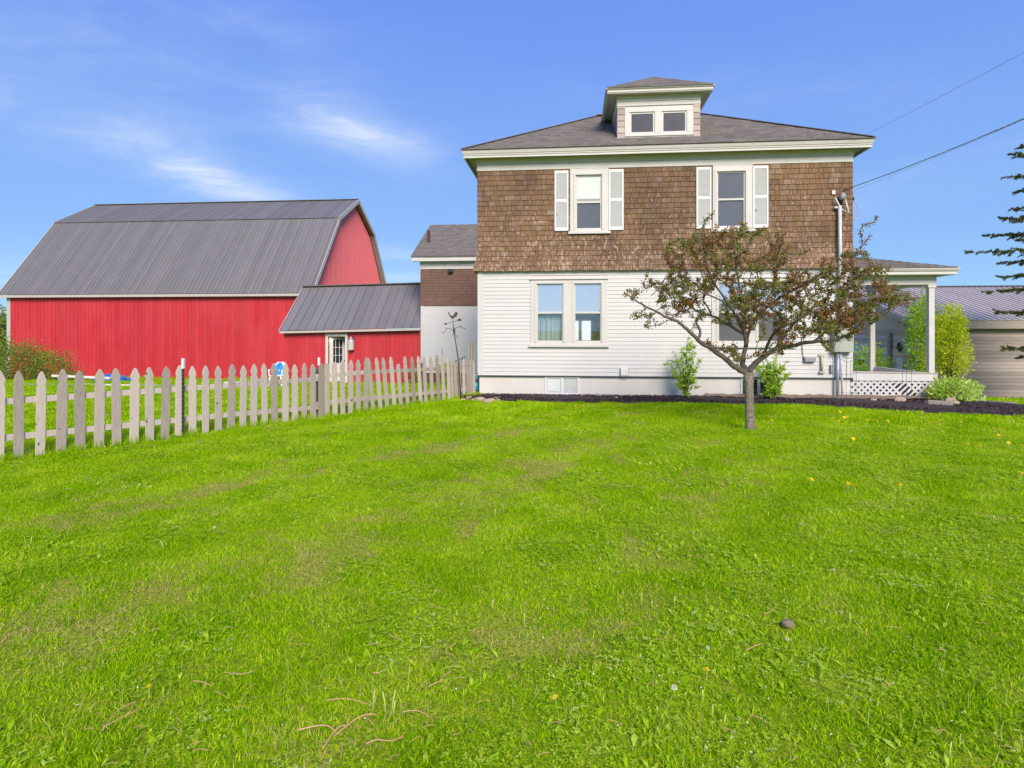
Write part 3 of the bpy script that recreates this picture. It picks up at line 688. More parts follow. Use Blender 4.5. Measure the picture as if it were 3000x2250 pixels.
# ---- dormer
Dz = lambda y: EZ - .02 + KS * (y - RY0)
DB = Dz(DY); DT = P(1740 + 370 / 5.53, 200 + 460 / 5.53, DY).z
DEZ = DT + .135; DO = .33
dw = [(P(1740 + 500 / 5.53, 300, DY).x, P(1740 + 1610 / 5.53, 300, DY).x, P(1800, 200 + 1105 / 5.53, DY).z, P(1800, 200 + 660 / 5.53, DY).z)]
dm = MB()
for a, b, c_, d_ in holes_cells(DX0, DX1, DB - .1, DT, [(dw[0][0] + .03, dw[0][1] - .03, dw[0][2] + .03, dw[0][3] - .03)]): dm.box(a, b, DY, DY + .08, c_, d_)
yt = RY0 + (DT - EZ + .02) / KS
for x0 in (DX0, DX1 - .06): dm.prism([(DY + .08, Dz(DY + .08) - .1), (yt, DT - .1), (yt, DT), (DY + .08, DT)], 'x', x0, x0 + .06)
dormer = dm.build('dormer', 'white_trim', house)
m = MB()
m.box(DX0 - .015, DX1 + .015, DY - .03, DY - .002, DT - .27, DT - .155); m.build('frieze_board', 'white_trim', dormer, bevel=.004)
MB().box(DX0 - .03, DX1 + .03, DY - .05, DY - .002, DT - .152, DT + .0).build('frieze_board', 'white_trim', dormer, bevel=.004)
for sx, x0 in ((-1, DX0), (1, DX1)):
    MB().prism([(DY, DT - .27), (yt - .5, DT - .27), (yt, DT - .01), (DY, DT - .01)], 'x', x0 + (sx * .001 if sx > 0 else -.028), x0 + (.028 if sx > 0 else -.001)).build('side_frieze', 'white_trim', dormer)
# shingles either side of the dormer windows and on its cheeks
for xa, xb in ((DX0 - .01, dw[0][0] - .004), (dw[0][1] + .004, DX1 + .01)):
    zz = DB - .02
    while zz < DT - .28:
        hh = min(.16, DT - .275 - zz)
        link('shingle', sh_me, dormer, loc=(xa, DY - .012 + random.uniform(-.004, 0), zz), scale=(xb - xa, 1, hh + .01)).data = sh_me
        zz += .16
pale_me = sh_me.copy(); pale_me.materials.clear(); pale_me.materials.append(M['pale_shingle'])
for o in list(dormer.children):
    if o.name.startswith('shingle'): o.data = pale_me
ck = MB()
for sx, x0 in ((-1, DX0), (1, DX1)):
    zz = DB
    while zz < DT - .28:
        y = DY - .01; ye = RY0 + (zz - EZ + .02) / KS + .25
        while y < ye:
            w = random.uniform(.12, .22)
            xo = x0 + sx * .022; ck.add([(x0, y, zz), (xo, y, zz), (xo, y + w - .006, zz), (x0, y + w - .006, zz), (x0, y, zz + .15), (x0 + sx * .008, y, zz + .15), (x0 + sx * .008, y + w - .006, zz + .15), (x0, y + w - .006, zz + .15)],
                   [(0, 3, 2, 1), (4, 5, 6, 7), (0, 1, 5, 4), (1, 2, 6, 5), (2, 3, 7, 6), (3, 0, 4, 7)], random.random()); y += w
        zz += .15
ck.build('cheek_shingles', 'pale_shingle', dormer, kind='stuff')
x0, x1, z0, z1 = dw[0]
g1 = (P(1740 + 580 / 5.53, 300, DY).x, P(1740 + 985 / 5.53, 300, DY).x); g2 = (P(1740 + 1098 / 5.53, 300, DY).x, P(1740 + 1505 / 5.53, 300, DY).x)
gz0, gz1 = z0 + .06, z1 - .11
m = MB()
for a, b in ((x0, g1[0]), (g1[1], g2[0]), (g2[1], x1)): m.box(a, b, DY - .03, DY + .06, gz0, gz1)
m.box(x0, x1, DY - .03, DY + .06, gz1, z1); m.box(x0, x1, DY - .03, DY + .06, z0 - .02, gz0)
m.build('window_frame', 'white_trim', dormer, bevel=.005)
for g in (g1, g2):
    f = .045; m = MB(); y = DY + .0
    m.box(g[0], g[0] + f, y, y + .04, gz0, gz1); m.box(g[1] - f, g[1], y, y + .04, gz0, gz1); m.box(g[0] + f, g[1] - f, y, y + .04, gz1 - f, gz1); m.box(g[0] + f, g[1] - f, y, y + .04, gz0, gz0 + f * .8)
    m.build('window_sash', 'white_trim', dormer, bevel=.004)
    MB().box(g[0] + f, g[1] - f, y + .015, y + .02, gz0 + f * .8, gz1 - f).build('pane', 'dark_screen', dormer)
# dormer eaves and roof
ex0, ex1, ey = DX0 - DO, DX1 + DO, DY - DO
ye_ = RY0 + (DEZ - EZ) / KS
m = MB(); m.box(ex0 + .03, ex1 - .03, ey + .03, DY - .051, DT + .002, DT + .016); m.box(ex0 + .03, DX0 - .031, DY - .05, ye_ - .25, DT + .002, DT + .016); m.box(DX1 + .031, ex1 - .03, DY - .05, ye_ - .25, DT + .002, DT + .016)
m.build('soffit', 'soffit', dormer)
m = MB()
def eave_strip(m, x0, x1, y0, y1, zb, zt):
    pr = [(.0, zb), (.0, zb + .09), (-.02, zb + .10), (-.04, zt - .03), (-.04, zt), (.04, zt), (.04, zb)]
    rows = [[(x0 + o, y1, z) for o, z in pr], [(x0 + o, y0 + o, z) for o, z in pr], [(x1 - o, y0 + o, z) for o, z in pr], [(x1 - o, y1, z) for o, z in pr]]
    k = len(pr); m.add([v for r_ in rows for v in r_], [(i * k + j, (i + 1) * k + j, (i + 1) * k + (j + 1) % k, i * k + (j + 1) % k) for i in range(3) for j in range(k)])
eave_strip(m, ex0 + .045, ex1 - .045, ey + .045, ye_ - .05, DT - .02, DEZ - .02); m.build('fascia', 'white_trim', dormer)
dh = (ex1 - ex0) / 2; DK = .56; dap = ((ex0 + ex1) / 2, ey + dh, DEZ + DK * dh); yr = min(RY0 + (dap[2] - EZ) / KS + .1, AY + 1.2)
m = MB(); m.add([(ex0, ey, DEZ - .02), (ex1, ey, DEZ - .02), dap, (ex0, ye_, DEZ - .02), (ex1, ye_, DEZ - .02), (dap[0], yr, dap[2])], [(0, 1, 2), (1, 4, 5, 2), (3, 0, 2, 5), (0, 3, 4, 1)]); droof = m.build('dormer_roof', 'asphalt', dormer)
m = MB(); tabs(m, lambda y: (ex0 + (y - ey), ex1 - (y - ey)), lambda y: DEZ - .02 + (DK + .02 / dh) * (y - ey), ey - .02, ey + dh - .12, .125)
m.build('dormer_roof_shingles', 'asphalt', dormer, kind='stuff')

# ---- rear wing, joined to the main block by a lower link behind it
MB().box(-2.0, 4.0, HB + .101, 27.0, -.9, 4.2).build('rear_link', 'white_siding', house)
MB().slab([(-2.2, HB + .102, 4.22), (4.2, HB + .102, 4.22), (4.2, 26.6, 4.3), (-2.2, 26.6, 4.3)], .05).build('rear_link_roof', 'asphalt', house)
EX0, EX1, EYF, EYB = -6.72, 3.0, 27.0, 33.6
ell = MB(); ell.box(EX0, EX1, EYF + .02, EYB, -.17, 4.80)
ell = ell.build('rear_wing', 'white_siding', house)
MB().box(EX0 + .04, EX1, EYF + .06, EYB, -1.3, -.17).build('foundation', 'brick_red', ell)
z = -.17
while z < 2.80:
    h = min(.1015, 2.82 - z); link('plank', clap_me, ell, loc=(EX0 + .14, EYF + .02, z), scale=(4.6, 1, h + .004)); z += .1015
MB().box(EX0 - .012, EX0 + .14, EYF - .008, EYF + .3, -.19, 2.84).build('corner_board', 'white_siding', ell)
m = MB()
k = 0; z = 2.84
while z < 4.46:
    h = min(.125, 4.475 - z); x = EX0 - .03 - (.03 if k < 2 else 0); f = .03 if k < 1 else .015 if k < 2 else 0
    while x < -2.0:
        w = random.uniform(.09, .24); a, b = x + .003, x + w - .003; ya = EYF - .004 - f
        m.add([(a, ya, z), (b, ya, z), (b, ya + .05, z), (a, ya + .05, z), (a, ya + .014, z + h), (b, ya + .014, z + h), (b, ya + .05, z + h), (a, ya + .05, z + h)], [(0, 3, 2, 1), (4, 5, 6, 7), (0, 1, 5, 4), (1, 2, 6, 5), (2, 3, 7, 6), (3, 0, 4, 7)], random.random() * .35)
        x += w
    z += h if h > .01 else 1; k += 1
m.build('wing_shingles', 'wing_shingle', ell, kind='stuff')
MB().box(EX0 - .02, EX1, EYF - .03, EYF + .019, 4.475, 4.62).box(EX0 - .04, EX1, EYF - .05, EYF + .019, 4.622, 4.80).build('frieze_board', 'white_trim', ell)
eo = .36; ery = 30.3; erz = 6.98; eez = 5.02
kk = (erz - eez) / (ery - (EYF - eo))
m = MB(); m.add([(EX0 - eo, EYF - eo, eez), (EX1, EYF - eo, eez), (EX1, ery, erz), (EX0 - eo, ery, erz), (EX1, 2 * ery - EYF + eo, eez), (EX0 - eo, 2 * ery - EYF + eo, eez)]
      + [(EX0 - eo, EYF - eo, eez - .05), (EX1, EYF - eo, eez - .05), (EX1, ery, erz - .06), (EX0 - eo, ery, erz - .06), (EX1, 2 * ery - EYF + eo, eez - .05), (EX0 - eo, 2 * ery - EYF + eo, eez - .05)],
      [(0, 1, 2, 3), (3, 2, 4, 5), (6, 9, 8, 7), (9, 11, 10, 8), (0, 3, 9, 6), (3, 5, 11, 9), (0, 6, 7, 1)]); er = m.build('wing_roof', 'asphalt', ell)
m = MB(); tabs(m, lambda y: (EX0 - eo - .01, -1.5), lambda y: eez + kk * (y - EYF + eo), EYF - eo - .02, ery, .14); m.build('wing_roof_shingles', 'asphalt', ell, kind='stuff')
MB().prism([(EYF - .02, 4.80), (2 * ery - EYF, 4.80), (ery, erz - .1)], 'x', EX0, EX0 + .1).build('gable', 'white_trim', ell)
MB().box(EX0 - eo + .03, EX1, EYF - eo + .03, EYF - eo + .07, 4.80, 4.965).box(EX0 - eo + .03, EX1, EYF - eo + .071, EYF - .051, 4.802, 4.815).build('fascia', 'white_trim', ell)
p = P(1256, 705, 28.2)
MB().tube([(p.x, 28.2, eez + kk * (28.2 - EYF + eo) - .05), (p.x, 28.2, 6.4)], .065, 10).build('vent_pipe', 'rust', ell)
p = P(1321, 793, EYF - .1); MB().box(p.x - .12, p.x + .1, EYF - .16, EYF - .02, p.z - .09, p.z + .08).build('floodlight', 'black', ell, bevel=.02)

# ---- porch
porch = MB().box(HX1 + .03, 9.02, HY + .05, 19.5, .42, .50).build('porch', 'white_trim', house)
MB().slab([(HX1 + .03, HY - .02, .715), (9.05, HY - .02, .69), (9.05, HY + .12, .69), (HX1 + .03, HY + .12, .715)], .025).build('rail_cap', 'fence_wood', porch)
MB().box(HX1 + .03, 9.04, HY, HY + .10, .48, .664).build('parapet', 'white_siding', porch, bevel=.004)
MB().box(8.94, 9.04, HY + .101, 19.5, .48, .664).build('parapet', 'white_siding', porch)
m = MB(); m.box(8.93, 9.03, HY - .005, HY + .08, -.1, .478); m.box(HX1 - .03, 8.929, HY + .0, HY + .05, -.05, .10); m.build('skirt_board', 'white_siding', porch)
MB().box(8.97, 9.02, HY + .081, 19.4, -.5, .478).build('skirt_side', 'white_siding', porch)
lx0, lx1, lz0, lz1 = HX1 - .03, 8.94, .09, .485
def clipseg(cx, sgn):
    pts = []
    for zz in (lz0, lz1):
        pts.append((cx + sgn * (zz - lz0), zz))
    (xa, za), (xb, zb) = pts
    def cut(x, p, q): t = (x - p[0]) / (q[0] - p[0]); return (x, p[1] + t * (q[1] - p[1]))
    if max(xa, xb) < lx0 or min(xa, xb) > lx1: return None
    a, b = pts
    if a[0] < lx0: a = cut(lx0, a, b)
    if b[0] < lx0: b = cut(lx0, a, b)
    if a[0] > lx1: a = cut(lx1, a, b)
    if b[0] > lx1: b = cut(lx1, a, b)
    return (a, b) if (Vector(a) - Vector(b)).length > .05 else None
k = 0; cx = lx0 - .4
while cx < lx1 + .4:
    s_ = clipseg(cx, 1)
    if s_: MB().obox((s_[0][0], HY + .028, s_[0][1]), (s_[1][0], HY + .028, s_[1][1]), .010, .052, up=(-1, 0, 1)).build('slat', 'white_siding', porch)
    s_ = clipseg(cx, -1)
    if s_ and not (8.10 < cx < 8.62 and k % 4 != 3):
        MB().obox((s_[0][0], HY + .038, s_[0][1]), (s_[1][0], HY + .038, s_[1][1]), .009, .052, up=(1, 0, 1)).build('slat', 'white_siding', porch)
    cx += .150; k += 1
for y in (HY + .05, 19.25):
    post = MB().box(8.83, 8.965, y - .067, y + .067, .50 if y > 17 else .69, 2.80).build('post', 'white_trim', porch, bevel=.006)
    MB().box(8.80, 8.995, y - .09, y + .09, 2.80, 2.88).build('post_capital', 'white_trim', porch, bevel=.01)
m = MB(); m.box(HX1 + .02, 9.0, HY - .03, HY + .13, 2.88, 3.10); m.box(8.80, 9.0, HY + .131, 19.4, 2.88, 3.10); m.build('beam', 'white_trim', porch, bevel=.004)
MB().box(HX1 + .02, 9.3, HY - .3, 19.7, 3.102, 3.12).build('ceiling', 'soffit', porch)
PX, PY0, PEZ, PK = 9.36, 15.84, 3.27, .27
m = MB(); hp = PX - HX1
eave_strip(m, HX1 - 2, PX - .05, PY0 + .05, 19.9, 3.08, PEZ - .015)
m = MB(); pr = [(0, 3.11), (0, 3.17), (-.03, 3.20), (-.05, PEZ - .03), (-.05, PEZ), (.05, PEZ), (.05, 3.11)]
rows = [[(HX1 + .01, PY0 + .05 + o, z) for o, z in pr], [(PX - .05 - o, PY0 + .05 + o, z) for o, z in pr], [(PX - .05 - o, 19.9, z) for o, z in pr]]
kq = len(pr); m.add([v for r_ in rows for v in r_], [(i * kq + j, (i + 1) * kq + j, (i + 1) * kq + (j + 1) % kq, i * kq + (j + 1) % kq) for i in range(2) for j in range(kq)]); m.build('porch_fascia', 'white_trim', porch)
m = MB(); m.slab([(HX1 + .01, PY0, PEZ + .002), (PX, PY0, PEZ + .002), (HX1 + .01, PY0 + hp, PEZ + PK * hp)], .03); m.slab([(PX, PY0, PEZ + .002), (PX, 19.9, PEZ + .002), (HX1 + .01, 19.9, PEZ + PK * hp), (HX1 + .01, PY0 + hp, PEZ + PK * hp)], .03)
m.build('porch_roof', 'asphalt', porch)
m = MB(); tabs(m, lambda y: (HX1 + .02, PX - (y - PY0)), lambda y: PEZ + PK * (y - PY0) + .002, PY0 - .02, PY0 + hp - .1, .14); m.build('porch_roof_shingles', 'asphalt', porch, kind='stuff')

# ---- fittings on the house wall
MB().box(1.262, 1.455, HY - .10, HY - .02, .57, .755).build('vent_hood', 'white_shutter', house, bevel=.01)
MB().box(1.25, 1.262, HY - .05, HY - .02, .57, .76).box(1.455, 1.467, HY - .05, HY - .02, .57, .76).box(1.27, 1.45, HY - .09, HY - .02, .545, .565).build('vent_flange', 'grey_box', house)
mast = thing('service_mast', 'white conduit mast with weatherhead on the shingled wall', 'electrical mast', (6.68, HY - .1, 2.1))
mx = P(2459, 700, HY - .1).x
MB().tube([(mx + .02, HY - .1, 2.05), (mx + .01, HY - .12, 3.3), (mx, HY - .15, 3.7), (mx, HY - .13, 4.86)], .043, 12).build('conduit', 'pvc', mast, smooth=True)
MB().lathe([(.05, 0), (.075, .02), (.08, .09), (.05, .16), (.02, .18)], (mx + .06, HY - .15, 5.0), 12).build('weatherhead', 'grey_box', mast, smooth=True)
MB().tube([(mx - .12, HY - .14, 5.06), (mx - .03, HY - .14, 4.88), (mx, HY - .14, 4.82)], .022, 8).tube([(mx + .02, HY - .14, 4.78), (mx + .22, HY - .15, 4.66), (mx + .12, HY - .15, 5.02)], .02, 8).build('elbow_pipe', 'pvc', mast, smooth=True)
MB().box(mx - .16, mx - .08, HY - .07, HY - .02, 5.16, 5.26).box(mx - .12, mx - .04, HY - .12, HY - .03, 4.80, 4.84).build('bracket', 'pvc', mast)
cb = thing('meter_cabinet', 'grey green metal electrical cabinet near the house corner', 'electrical box', (6.73, HY, 1.2))
pr = [(6.50, 1.2), (6.965, 1.2), (6.965, 1.95)] + [(6.73 + .235 * math.cos(a), 1.95 + .10 * math.sin(a)) for a in np.linspace(0, math.pi, 9)][1:-1] + [(6.50, 1.95)]
MB().prism(pr, 'y', HY - .22, HY - .03).build('cabinet', 'meter', cb, bevel=.012)
MB().tube([(6.63, HY - .1, 1.2), (6.62, HY - .1, .05)], .035, 10).build('conduit', 'galv', cb, smooth=True)
MB().tube([(6.70, HY - .1, 1.2), (6.72, HY - .1, .8), (6.74, HY - .1, .05)], .026, 10).build('conduit', 'pvc', cb, smooth=True)
MB().box(6.47, 6.55, HY - .09, HY - .02, .68, .88).build('junction_box', 'grey_box', cb, bevel=.008)
a = P(2353, 1045, HY); b = P(2386, 1060, HY)
o = MB().box(a.x, b.x, HY - .12, HY - .02, b.z, a.z).build('grey_box', 'grey_box', bevel=.02); tag(o, 'small grey utility box on the white clapboards left of the cabinet', 'utility box')
m = MB().tube([(a.x, HY - .05, b.z + .05), (a.x - .03, HY - .04, a.z + .1), (a.x - .05, HY - .04, a.z + .5)], .008, 6); o2 = m.build('telephone_cable', 'black'); tag(o2, 'thin black cable running up from the grey utility box', 'cable')
a = P(2400, 1041, HY); b = P(2410, 1087, HY)
o = thing('rain_gauge', 'narrow tan plastic rain gauge fixed beside the cabinet', 'rain gauge', (a.x, HY - .05, b.z))
MB().tube([((a.x + b.x) / 2, HY - .06, b.z), ((a.x + b.x) / 2, HY - .06, a.z)], .03, 10).build('tube', 'tan', o, smooth=True)
MB().box(a.x - .035, b.x + .035, HY - .05, HY - .02, a.z - .02, a.z + .03).box(a.x - .02, b.x + .03, HY - .09, HY - .02, b.z - .05, b.z - .002).build('bracket', 'tan', o)

# ---- wires
def twisted(p0, p1, sag, n=220, r=.006, amp=.008, k=130):
    p0, p1 = Vector(p0), Vector(p1); out = []
    for ph in (0, math.pi * 2 / 3, math.pi * 4 / 3):
        pts = []
        for i in range(n + 1):
            t = i / n; p = p0.lerp(p1, t); p.z -= sag * 4 * t * (1 - t); a = t * k + ph
            pts.append(p + Vector((-.3 * math.sin(a) * amp, 0, math.cos(a) * amp)) + Vector((0, math.sin(a) * amp, 0)))
        out.append(pts)
    return out
w0 = P(2494, 549, HY - .1); w1 = w0 + (P(3420, 70, 9.0) - w0) * 2.2
t = thing('power_drop_cable', 'twisted triplex power cable rising from the house corner, thickest of the wires', 'cable', w0)
for i, pts in enumerate(twisted(w0, w1, .4)): MB().tube(pts, .0045 if i else .004, 5).build('strand', ('galv', 'grey_box', 'wire')[i], t, smooth=True)
MB().tube([w0, w0 + Vector((-.15, .06, -.05)), w0 + Vector((-.2, .06, -.25)), w0 + Vector((-.22, .05, -.42)), (mx + .06, HY - .2, 5.05)], .012, 6).build('drip_loop', 'black', t, smooth=True)
lp = [P(2503 + 5 * math.sin(a * 1.0) + q * 10, 585 + q * 55, HY + .05) for q, a in zip(np.linspace(0, 1, 7), np.linspace(0, 3, 7))]
MB().tube(lp + [P(2497, 640, HY)], .008, 6).build('drip_loop', 'galv', t, smooth=True)
MB().lathe([(.02, 0), (.035, .02), (.035, .05), (.02, .08)], tuple(P(2499, 587, HY)), 10).build('insulator', 'black', t)
def wire(a, b, sag, r, name, label, mat='wire'):
    a, b = Vector(a), Vector(b); n = 30
    pts = [a.lerp(b, i / n) - Vector((0, 0, sag * 4 * (i / n) * (1 - i / n))) for i in range(n + 1)]
    o = MB().tube(pts, r, 5).build(name, mat, smooth=True); tag(o, label, 'cable'); return o
wire(P(2505, 556, HY - .05), P(2505, 556, HY - .05) + (P(3420, 92, 9.0) - P(2505, 556, HY - .05)) * 2.2, .3, .0028, 'telephone_wire', 'thin pale wire hanging just below the twisted power cable', 'galv')
wire(P(2378, 472, HY - .07), P(2378, 472, HY - .07) + (P(3200, 0, 8.5) - P(2378, 472, HY - .07)) * 2.2, .2, .003, 'phone_line', 'thin wire crossing the fascia high above the right upstairs window', 'grey_box')

# ------------------------------------------------------------------ red barn
BY, BX0, BX1 = 32.0, -31.95, -14.1
BRG = 38.8; BBK = 35.6
barn = thing('red_barn', 'large red barn with grey metal gambrel roof', 'barn', (-23, 32, -1))
m = MB(); prof = [(BY + .05, -1.6), (2 * BRG - BY - .05, -1.6), (2 * BRG - BY - .05, 3.75), (2 * BRG - BBK, 8.3), (BRG, 10.0), (BBK, 8.3), (BY + .05, 3.75)]
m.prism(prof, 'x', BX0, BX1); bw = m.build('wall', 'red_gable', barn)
bd = MB().box(.004, .996, -.02, 0, 0, 1).add([(.0, -.035, 0), (.09, -.035, 0), (.09, -.02, 0), (0, -.02, 0), (0, -.035, 1), (.09, -.035, 1), (.09, -.02, 1), (0, -.02, 1)], [(0, 3, 2, 1), (4, 5, 6, 7), (0, 1, 5, 4), (1, 2, 6, 5), (2, 3, 7, 6), (3, 0, 4, 7)])
bd_me = bd.mesh('board', M['red_board'])
nb = 78; w = (BX1 - BX0 - .2) / nb
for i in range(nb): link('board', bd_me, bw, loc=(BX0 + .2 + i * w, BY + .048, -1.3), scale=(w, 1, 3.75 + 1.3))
MB().box(BX0 - .03, BX0 + .2, BY - .01, BY + .3, -1.3, 3.72).build('corner_trim', 'metal_trim', barn)
# gable ribs
m = MB(); y = BY + .1
def ztop(y):
    d = abs(y - BRG); b = BRG - BBK
    return 10.0 - (1.7 / b) * d if d < b else 8.3 - (8.3 - 3.75) / (BBK - BY) * (d - b)
while y < 2 * BRG - BY - .2:
    m.prism([(BX1 + .001, y), (BX1 + .03, y + .02), (BX1 + .03, y + .06), (BX1 + .001, y + .08)], 'z', -1.3, min(ztop(y), ztop(y + .08)) - .12, random.random()); y += .20
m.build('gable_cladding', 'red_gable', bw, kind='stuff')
# roof panels: base sheet + rib, each its own part, sharing two meshes
def panel_mesh(w, ln, name, mat, rib=.03, rw=.045):
    m = MB(); m.box(0, w, 0, ln, -.02, 0.0)
    m.add([(0, -.004, 0.0), (rw * .25, -.004, rib), (rw * .75, -.004, rib), (rw, -.004, 0.0), (0, ln, 0.0), (rw * .25, ln, rib), (rw * .75, ln, rib), (rw, ln, 0.0)], [(0, 1, 2, 3), (0, 4, 5, 1), (1, 5, 6, 2), (2, 6, 7, 3), (4, 7, 6, 5)])
    m.add([(w * .5 - .01, 0, 0.001), (w * .5, 0, .010), (w * .5 + .01, 0, .001), (w * .5 - .01, ln, .001), (w * .5, ln, .010), (w * .5 + .01, ln, .001)], [(0, 1, 2), (0, 3, 4, 1), (1, 4, 5, 2)])
    return m.mesh(name, M[mat])
RXa, RXb = BX0 - .22, BX1 + .30
le, lb = Vector((0, BY - .32, 3.74)), Vector((0, BBK - .06, 8.46)); ub, rr = Vector((0, BBK - .14, 8.47)), Vector((0, BRG, 10.22))
n = 79; pw = (RXb - RXa) / n
for a, b, nm in ((le, lb, 'lower'), (ub, rr, 'upper')):
    d = b - a; ang = math.atan2(d.z, d.y); me = panel_mesh(pw, d.length, 'roof_panel', 'metal_roof')
    for i in range(n): link('roof_panel', me, barn, loc=(RXa + i * pw, a.y, a.z), rot=(ang, 0, 0))
m = MB(); m.slab([(RXa, rr.y, rr.z), (RXb, rr.y, rr.z), (RXb, 2 * BRG - ub.y, ub.z), (RXa, 2 * BRG - ub.y, ub.z)], .03); m.slab([(RXa, 2 * BRG - lb.y, lb.z), (RXb, 2 * BRG - lb.y, lb.z), (RXb, 2 * BRG - le.y, le.z), (RXa, 2 * BRG - le.y, le.z)], .03); m.build('rear_roof', 'metal_roof', barn)
MB().obox((RXa - .02, BRG, 10.25), (RXb + .02, BRG, 10.25), .3, .03).build('ridge_cap', 'metal_roof', barn)
MB().box(RXa, RXb, BY - .30, BY - .26, 3.58, 3.715).build('eave_board', 'metal_trim', barn)
m = MB()
for x in (RXb + .02, RXa - .02):
    m = MB()
    for a, b in ((le, lb), (ub, rr)):
        for s_ in (0, 1):
            pa, pb = (Vector((x, a.y, a.z - .09)), Vector((x, b.y, b.z - .09))) if s_ == 0 else (Vector((x, 2 * BRG - a.y, a.z - .09)), Vector((x, 2 * BRG - b.y, b.z - .09)))
            m.obox(pa, pb, .04, .24)
    m.build('rake_trim', 'metal_trim', barn)
m = MB()
for a, b in ((le, lb), (ub, rr)):
    for s_ in (1, -1):
        q = [(BX1 + .01, BRG + s_ * (BRG - a.y), a.z - .06), (RXb, BRG + s_ * (BRG - a.y), a.z - .06), (RXb, BRG + s_ * (BRG - b.y), b.z - .06), (BX1 + .01, BRG + s_ * (BRG - b.y), b.z - .06)]
        m.slab(q, .02)
m.build('rake_soffit', 'metal_trim', barn)

# ------------------------------------------------------------------ red shed between barn and house
SY, SX0, SX1 = 27.15, -13.2, -6.74
shed = thing('red_shed', 'low red shed with standing seam roof and open door', 'shed', (-10, 27, -.65))
el, er_ = 1.70, 1.85
door = (-11.07, -10.27, -.64, 1.46)
m = MB()
for a, b, c_, d_ in holes_cells(SX0, SX1, -1.2, 1.62, [door]): m.box(a, b, SY, SY + .1, c_, d_)
m.prism([(SY + .1, -1.3), (31.6, -1.3), (31.6, 1.6), (29.4, 3.7), (SY + .1, 1.72)], 'x', SX0, SX0 + .1)
sw = m.build('wall', 'red_board', shed)
nb = 32; w = (SX1 - SX0) / nb
sb = MB().box(.012, .988, -.02, 0, 0, 1).mesh('board', M['red_board'])
for i in range(nb):
    xa = SX0 + i * w; zt = el + (er_ - el) * i / nb - .06
    for z0, z1 in ([(-1.1, zt)] if xa + w < door[0] - .12 or xa > door[1] + .1 else [(1.58, zt)]): link('board', sb, sw, loc=(xa, SY - .001, z0), scale=(w, 1, z1 - z0))
m = MB(); m.box(door[0] - .13, door[0], SY - .05, SY + .02, door[2] - .1, door[3] + .13); m.box(door[1], door[1] + .11, SY - .05, SY + .02, door[2] - .1, door[3] + .13); m.box(door[0], door[1], SY - .05, SY + .02, door[3], door[3] + .13)
m.build('door_frame', 'white_trim', shed, bevel=.006)
m = MB(); a, b, ya, yb, za, zb = door[0] - .4, door[1] + .6, SY + .11, 29.5, -.66, 1.6
m.add([(a, ya, za), (b, ya, za), (b, yb, za), (a, yb, za), (a, ya, zb), (b, ya, zb), (b, yb, zb), (a, yb, zb)], [(0, 1, 2, 3), (7, 6, 5, 4), (1, 2, 6, 5), (2, 3, 7, 6), (3, 0, 4, 7)]); m.build('dark_interior', 'dark_room', shed)
# door leaf opened inwards, hinged on the left
dl = MB(); dlw = .78; H = door[3] - door[2] - .03
L = lambda x0, x1, z0, z1, y0=-.02, y1=.02: (x0, x1, y0, y1, z0, z1)
dl.box(*L(0, .17, 0, H)); dl.box(*L(dlw - .15, dlw, 0, H)); dl.box(*L(.17, dlw - .15, 0, .85)); dl.box(*L(.17, dlw - .15, H - .14, H))
leaf = dl.build('door', 'white_shutter', shed, loc=(door[0] + .03, SY + .05, door[2] + .01), rot=(0, 0, R(48)), bevel=.005)
mm = MB()
for k in (1, 2): mm.box(*L(.11 + (dlw - .22) * k / 3 - .012, .11 + (dlw - .22) * k / 3 + .012, .85, H - .12, -.012, .012))
for k in (1, 2): mm.box(*L(.11, dlw - .11, .85 + (H - .97) * k / 3 - .010, .85 + (H - .97) * k / 3 + .010, -.0121, .0121))
o = bpy.data.objects.new('muntins', mm.mesh('muntins', M['white_shutter'])); C.objects.link(o); o.parent = leaf
o = bpy.data.objects.new('pane', MB().box(*L(.11, dlw - .11, .85, H - .12, -.003, .003)).mesh('pane', M['glass_dark'])); C.objects.link(o); o.parent = leaf
o = bpy.data.objects.new('knob', MB().lathe([(.01, 0), (.03, .02), (.03, .05), (.01, .07)], (dlw - .05, -.05, .92), 10).mesh('knob', M['dark_metal'])); C.objects.link(o); o.parent = leaf
p = P(970, 998, SY + .03)
bulb = thing('hanging_bulb', 'small lit yellow bulb glowing inside the open shed door', 'light bulb', (p.x, SY + .03, p.z))
MB().lathe([(.012, -.05), (.045, -.01), (.045, .03), (.02, .06)], (p.x, SY + .05, p.z), 12).build('glass', 'bulb', bulb, smooth=True)
MB().tube([(p.x, SY + .05, p.z + .06), (p.x, SY + .06, door[3] - .0)], .006, 5).build('flex', 'black', bulb)
# roof
seam = .405; ns = 16; slr = (SX1 - SX0 + .06) / ns
a0, a1 = Vector((SX0 - .05, SY - .33, el + .02)), Vector((SX1 + .01, SY - .33, er_ + .01)); r0, r1 = Vector((SX0 - .05, 29.4, 3.90)), Vector((SX1 + .01, 29.4, 4.03))
for i in range(ns):
    t0, t1 = i / ns, (i + 1) / ns
    q = [a0.lerp(a1, t0), a0.lerp(a1, t1), r0.lerp(r1, t1), r0.lerp(r1, t0)]
    m = MB(); m.slab([q[0] + Vector((.004, 0, 0)), q[1], q[2], q[3] + Vector((.004, 0, 0))], .02); nrm = (q[1] - q[0]).cross(q[3] - q[0]).normalized()
    m.obox(q[0] + nrm * .02 + Vector((.018, 0, 0)), q[3] + nrm * .02 + Vector((.018, 0, 0)), .022, .04, up=nrm)
    m.build('roof_panel', 'metal_roof', shed)
MB().slab([r0, r1, (a1.x, 31.95, er_ + .1), (a0.x, 31.95, el + .1)], .03).build('rear_roof', 'metal_roof', shed)
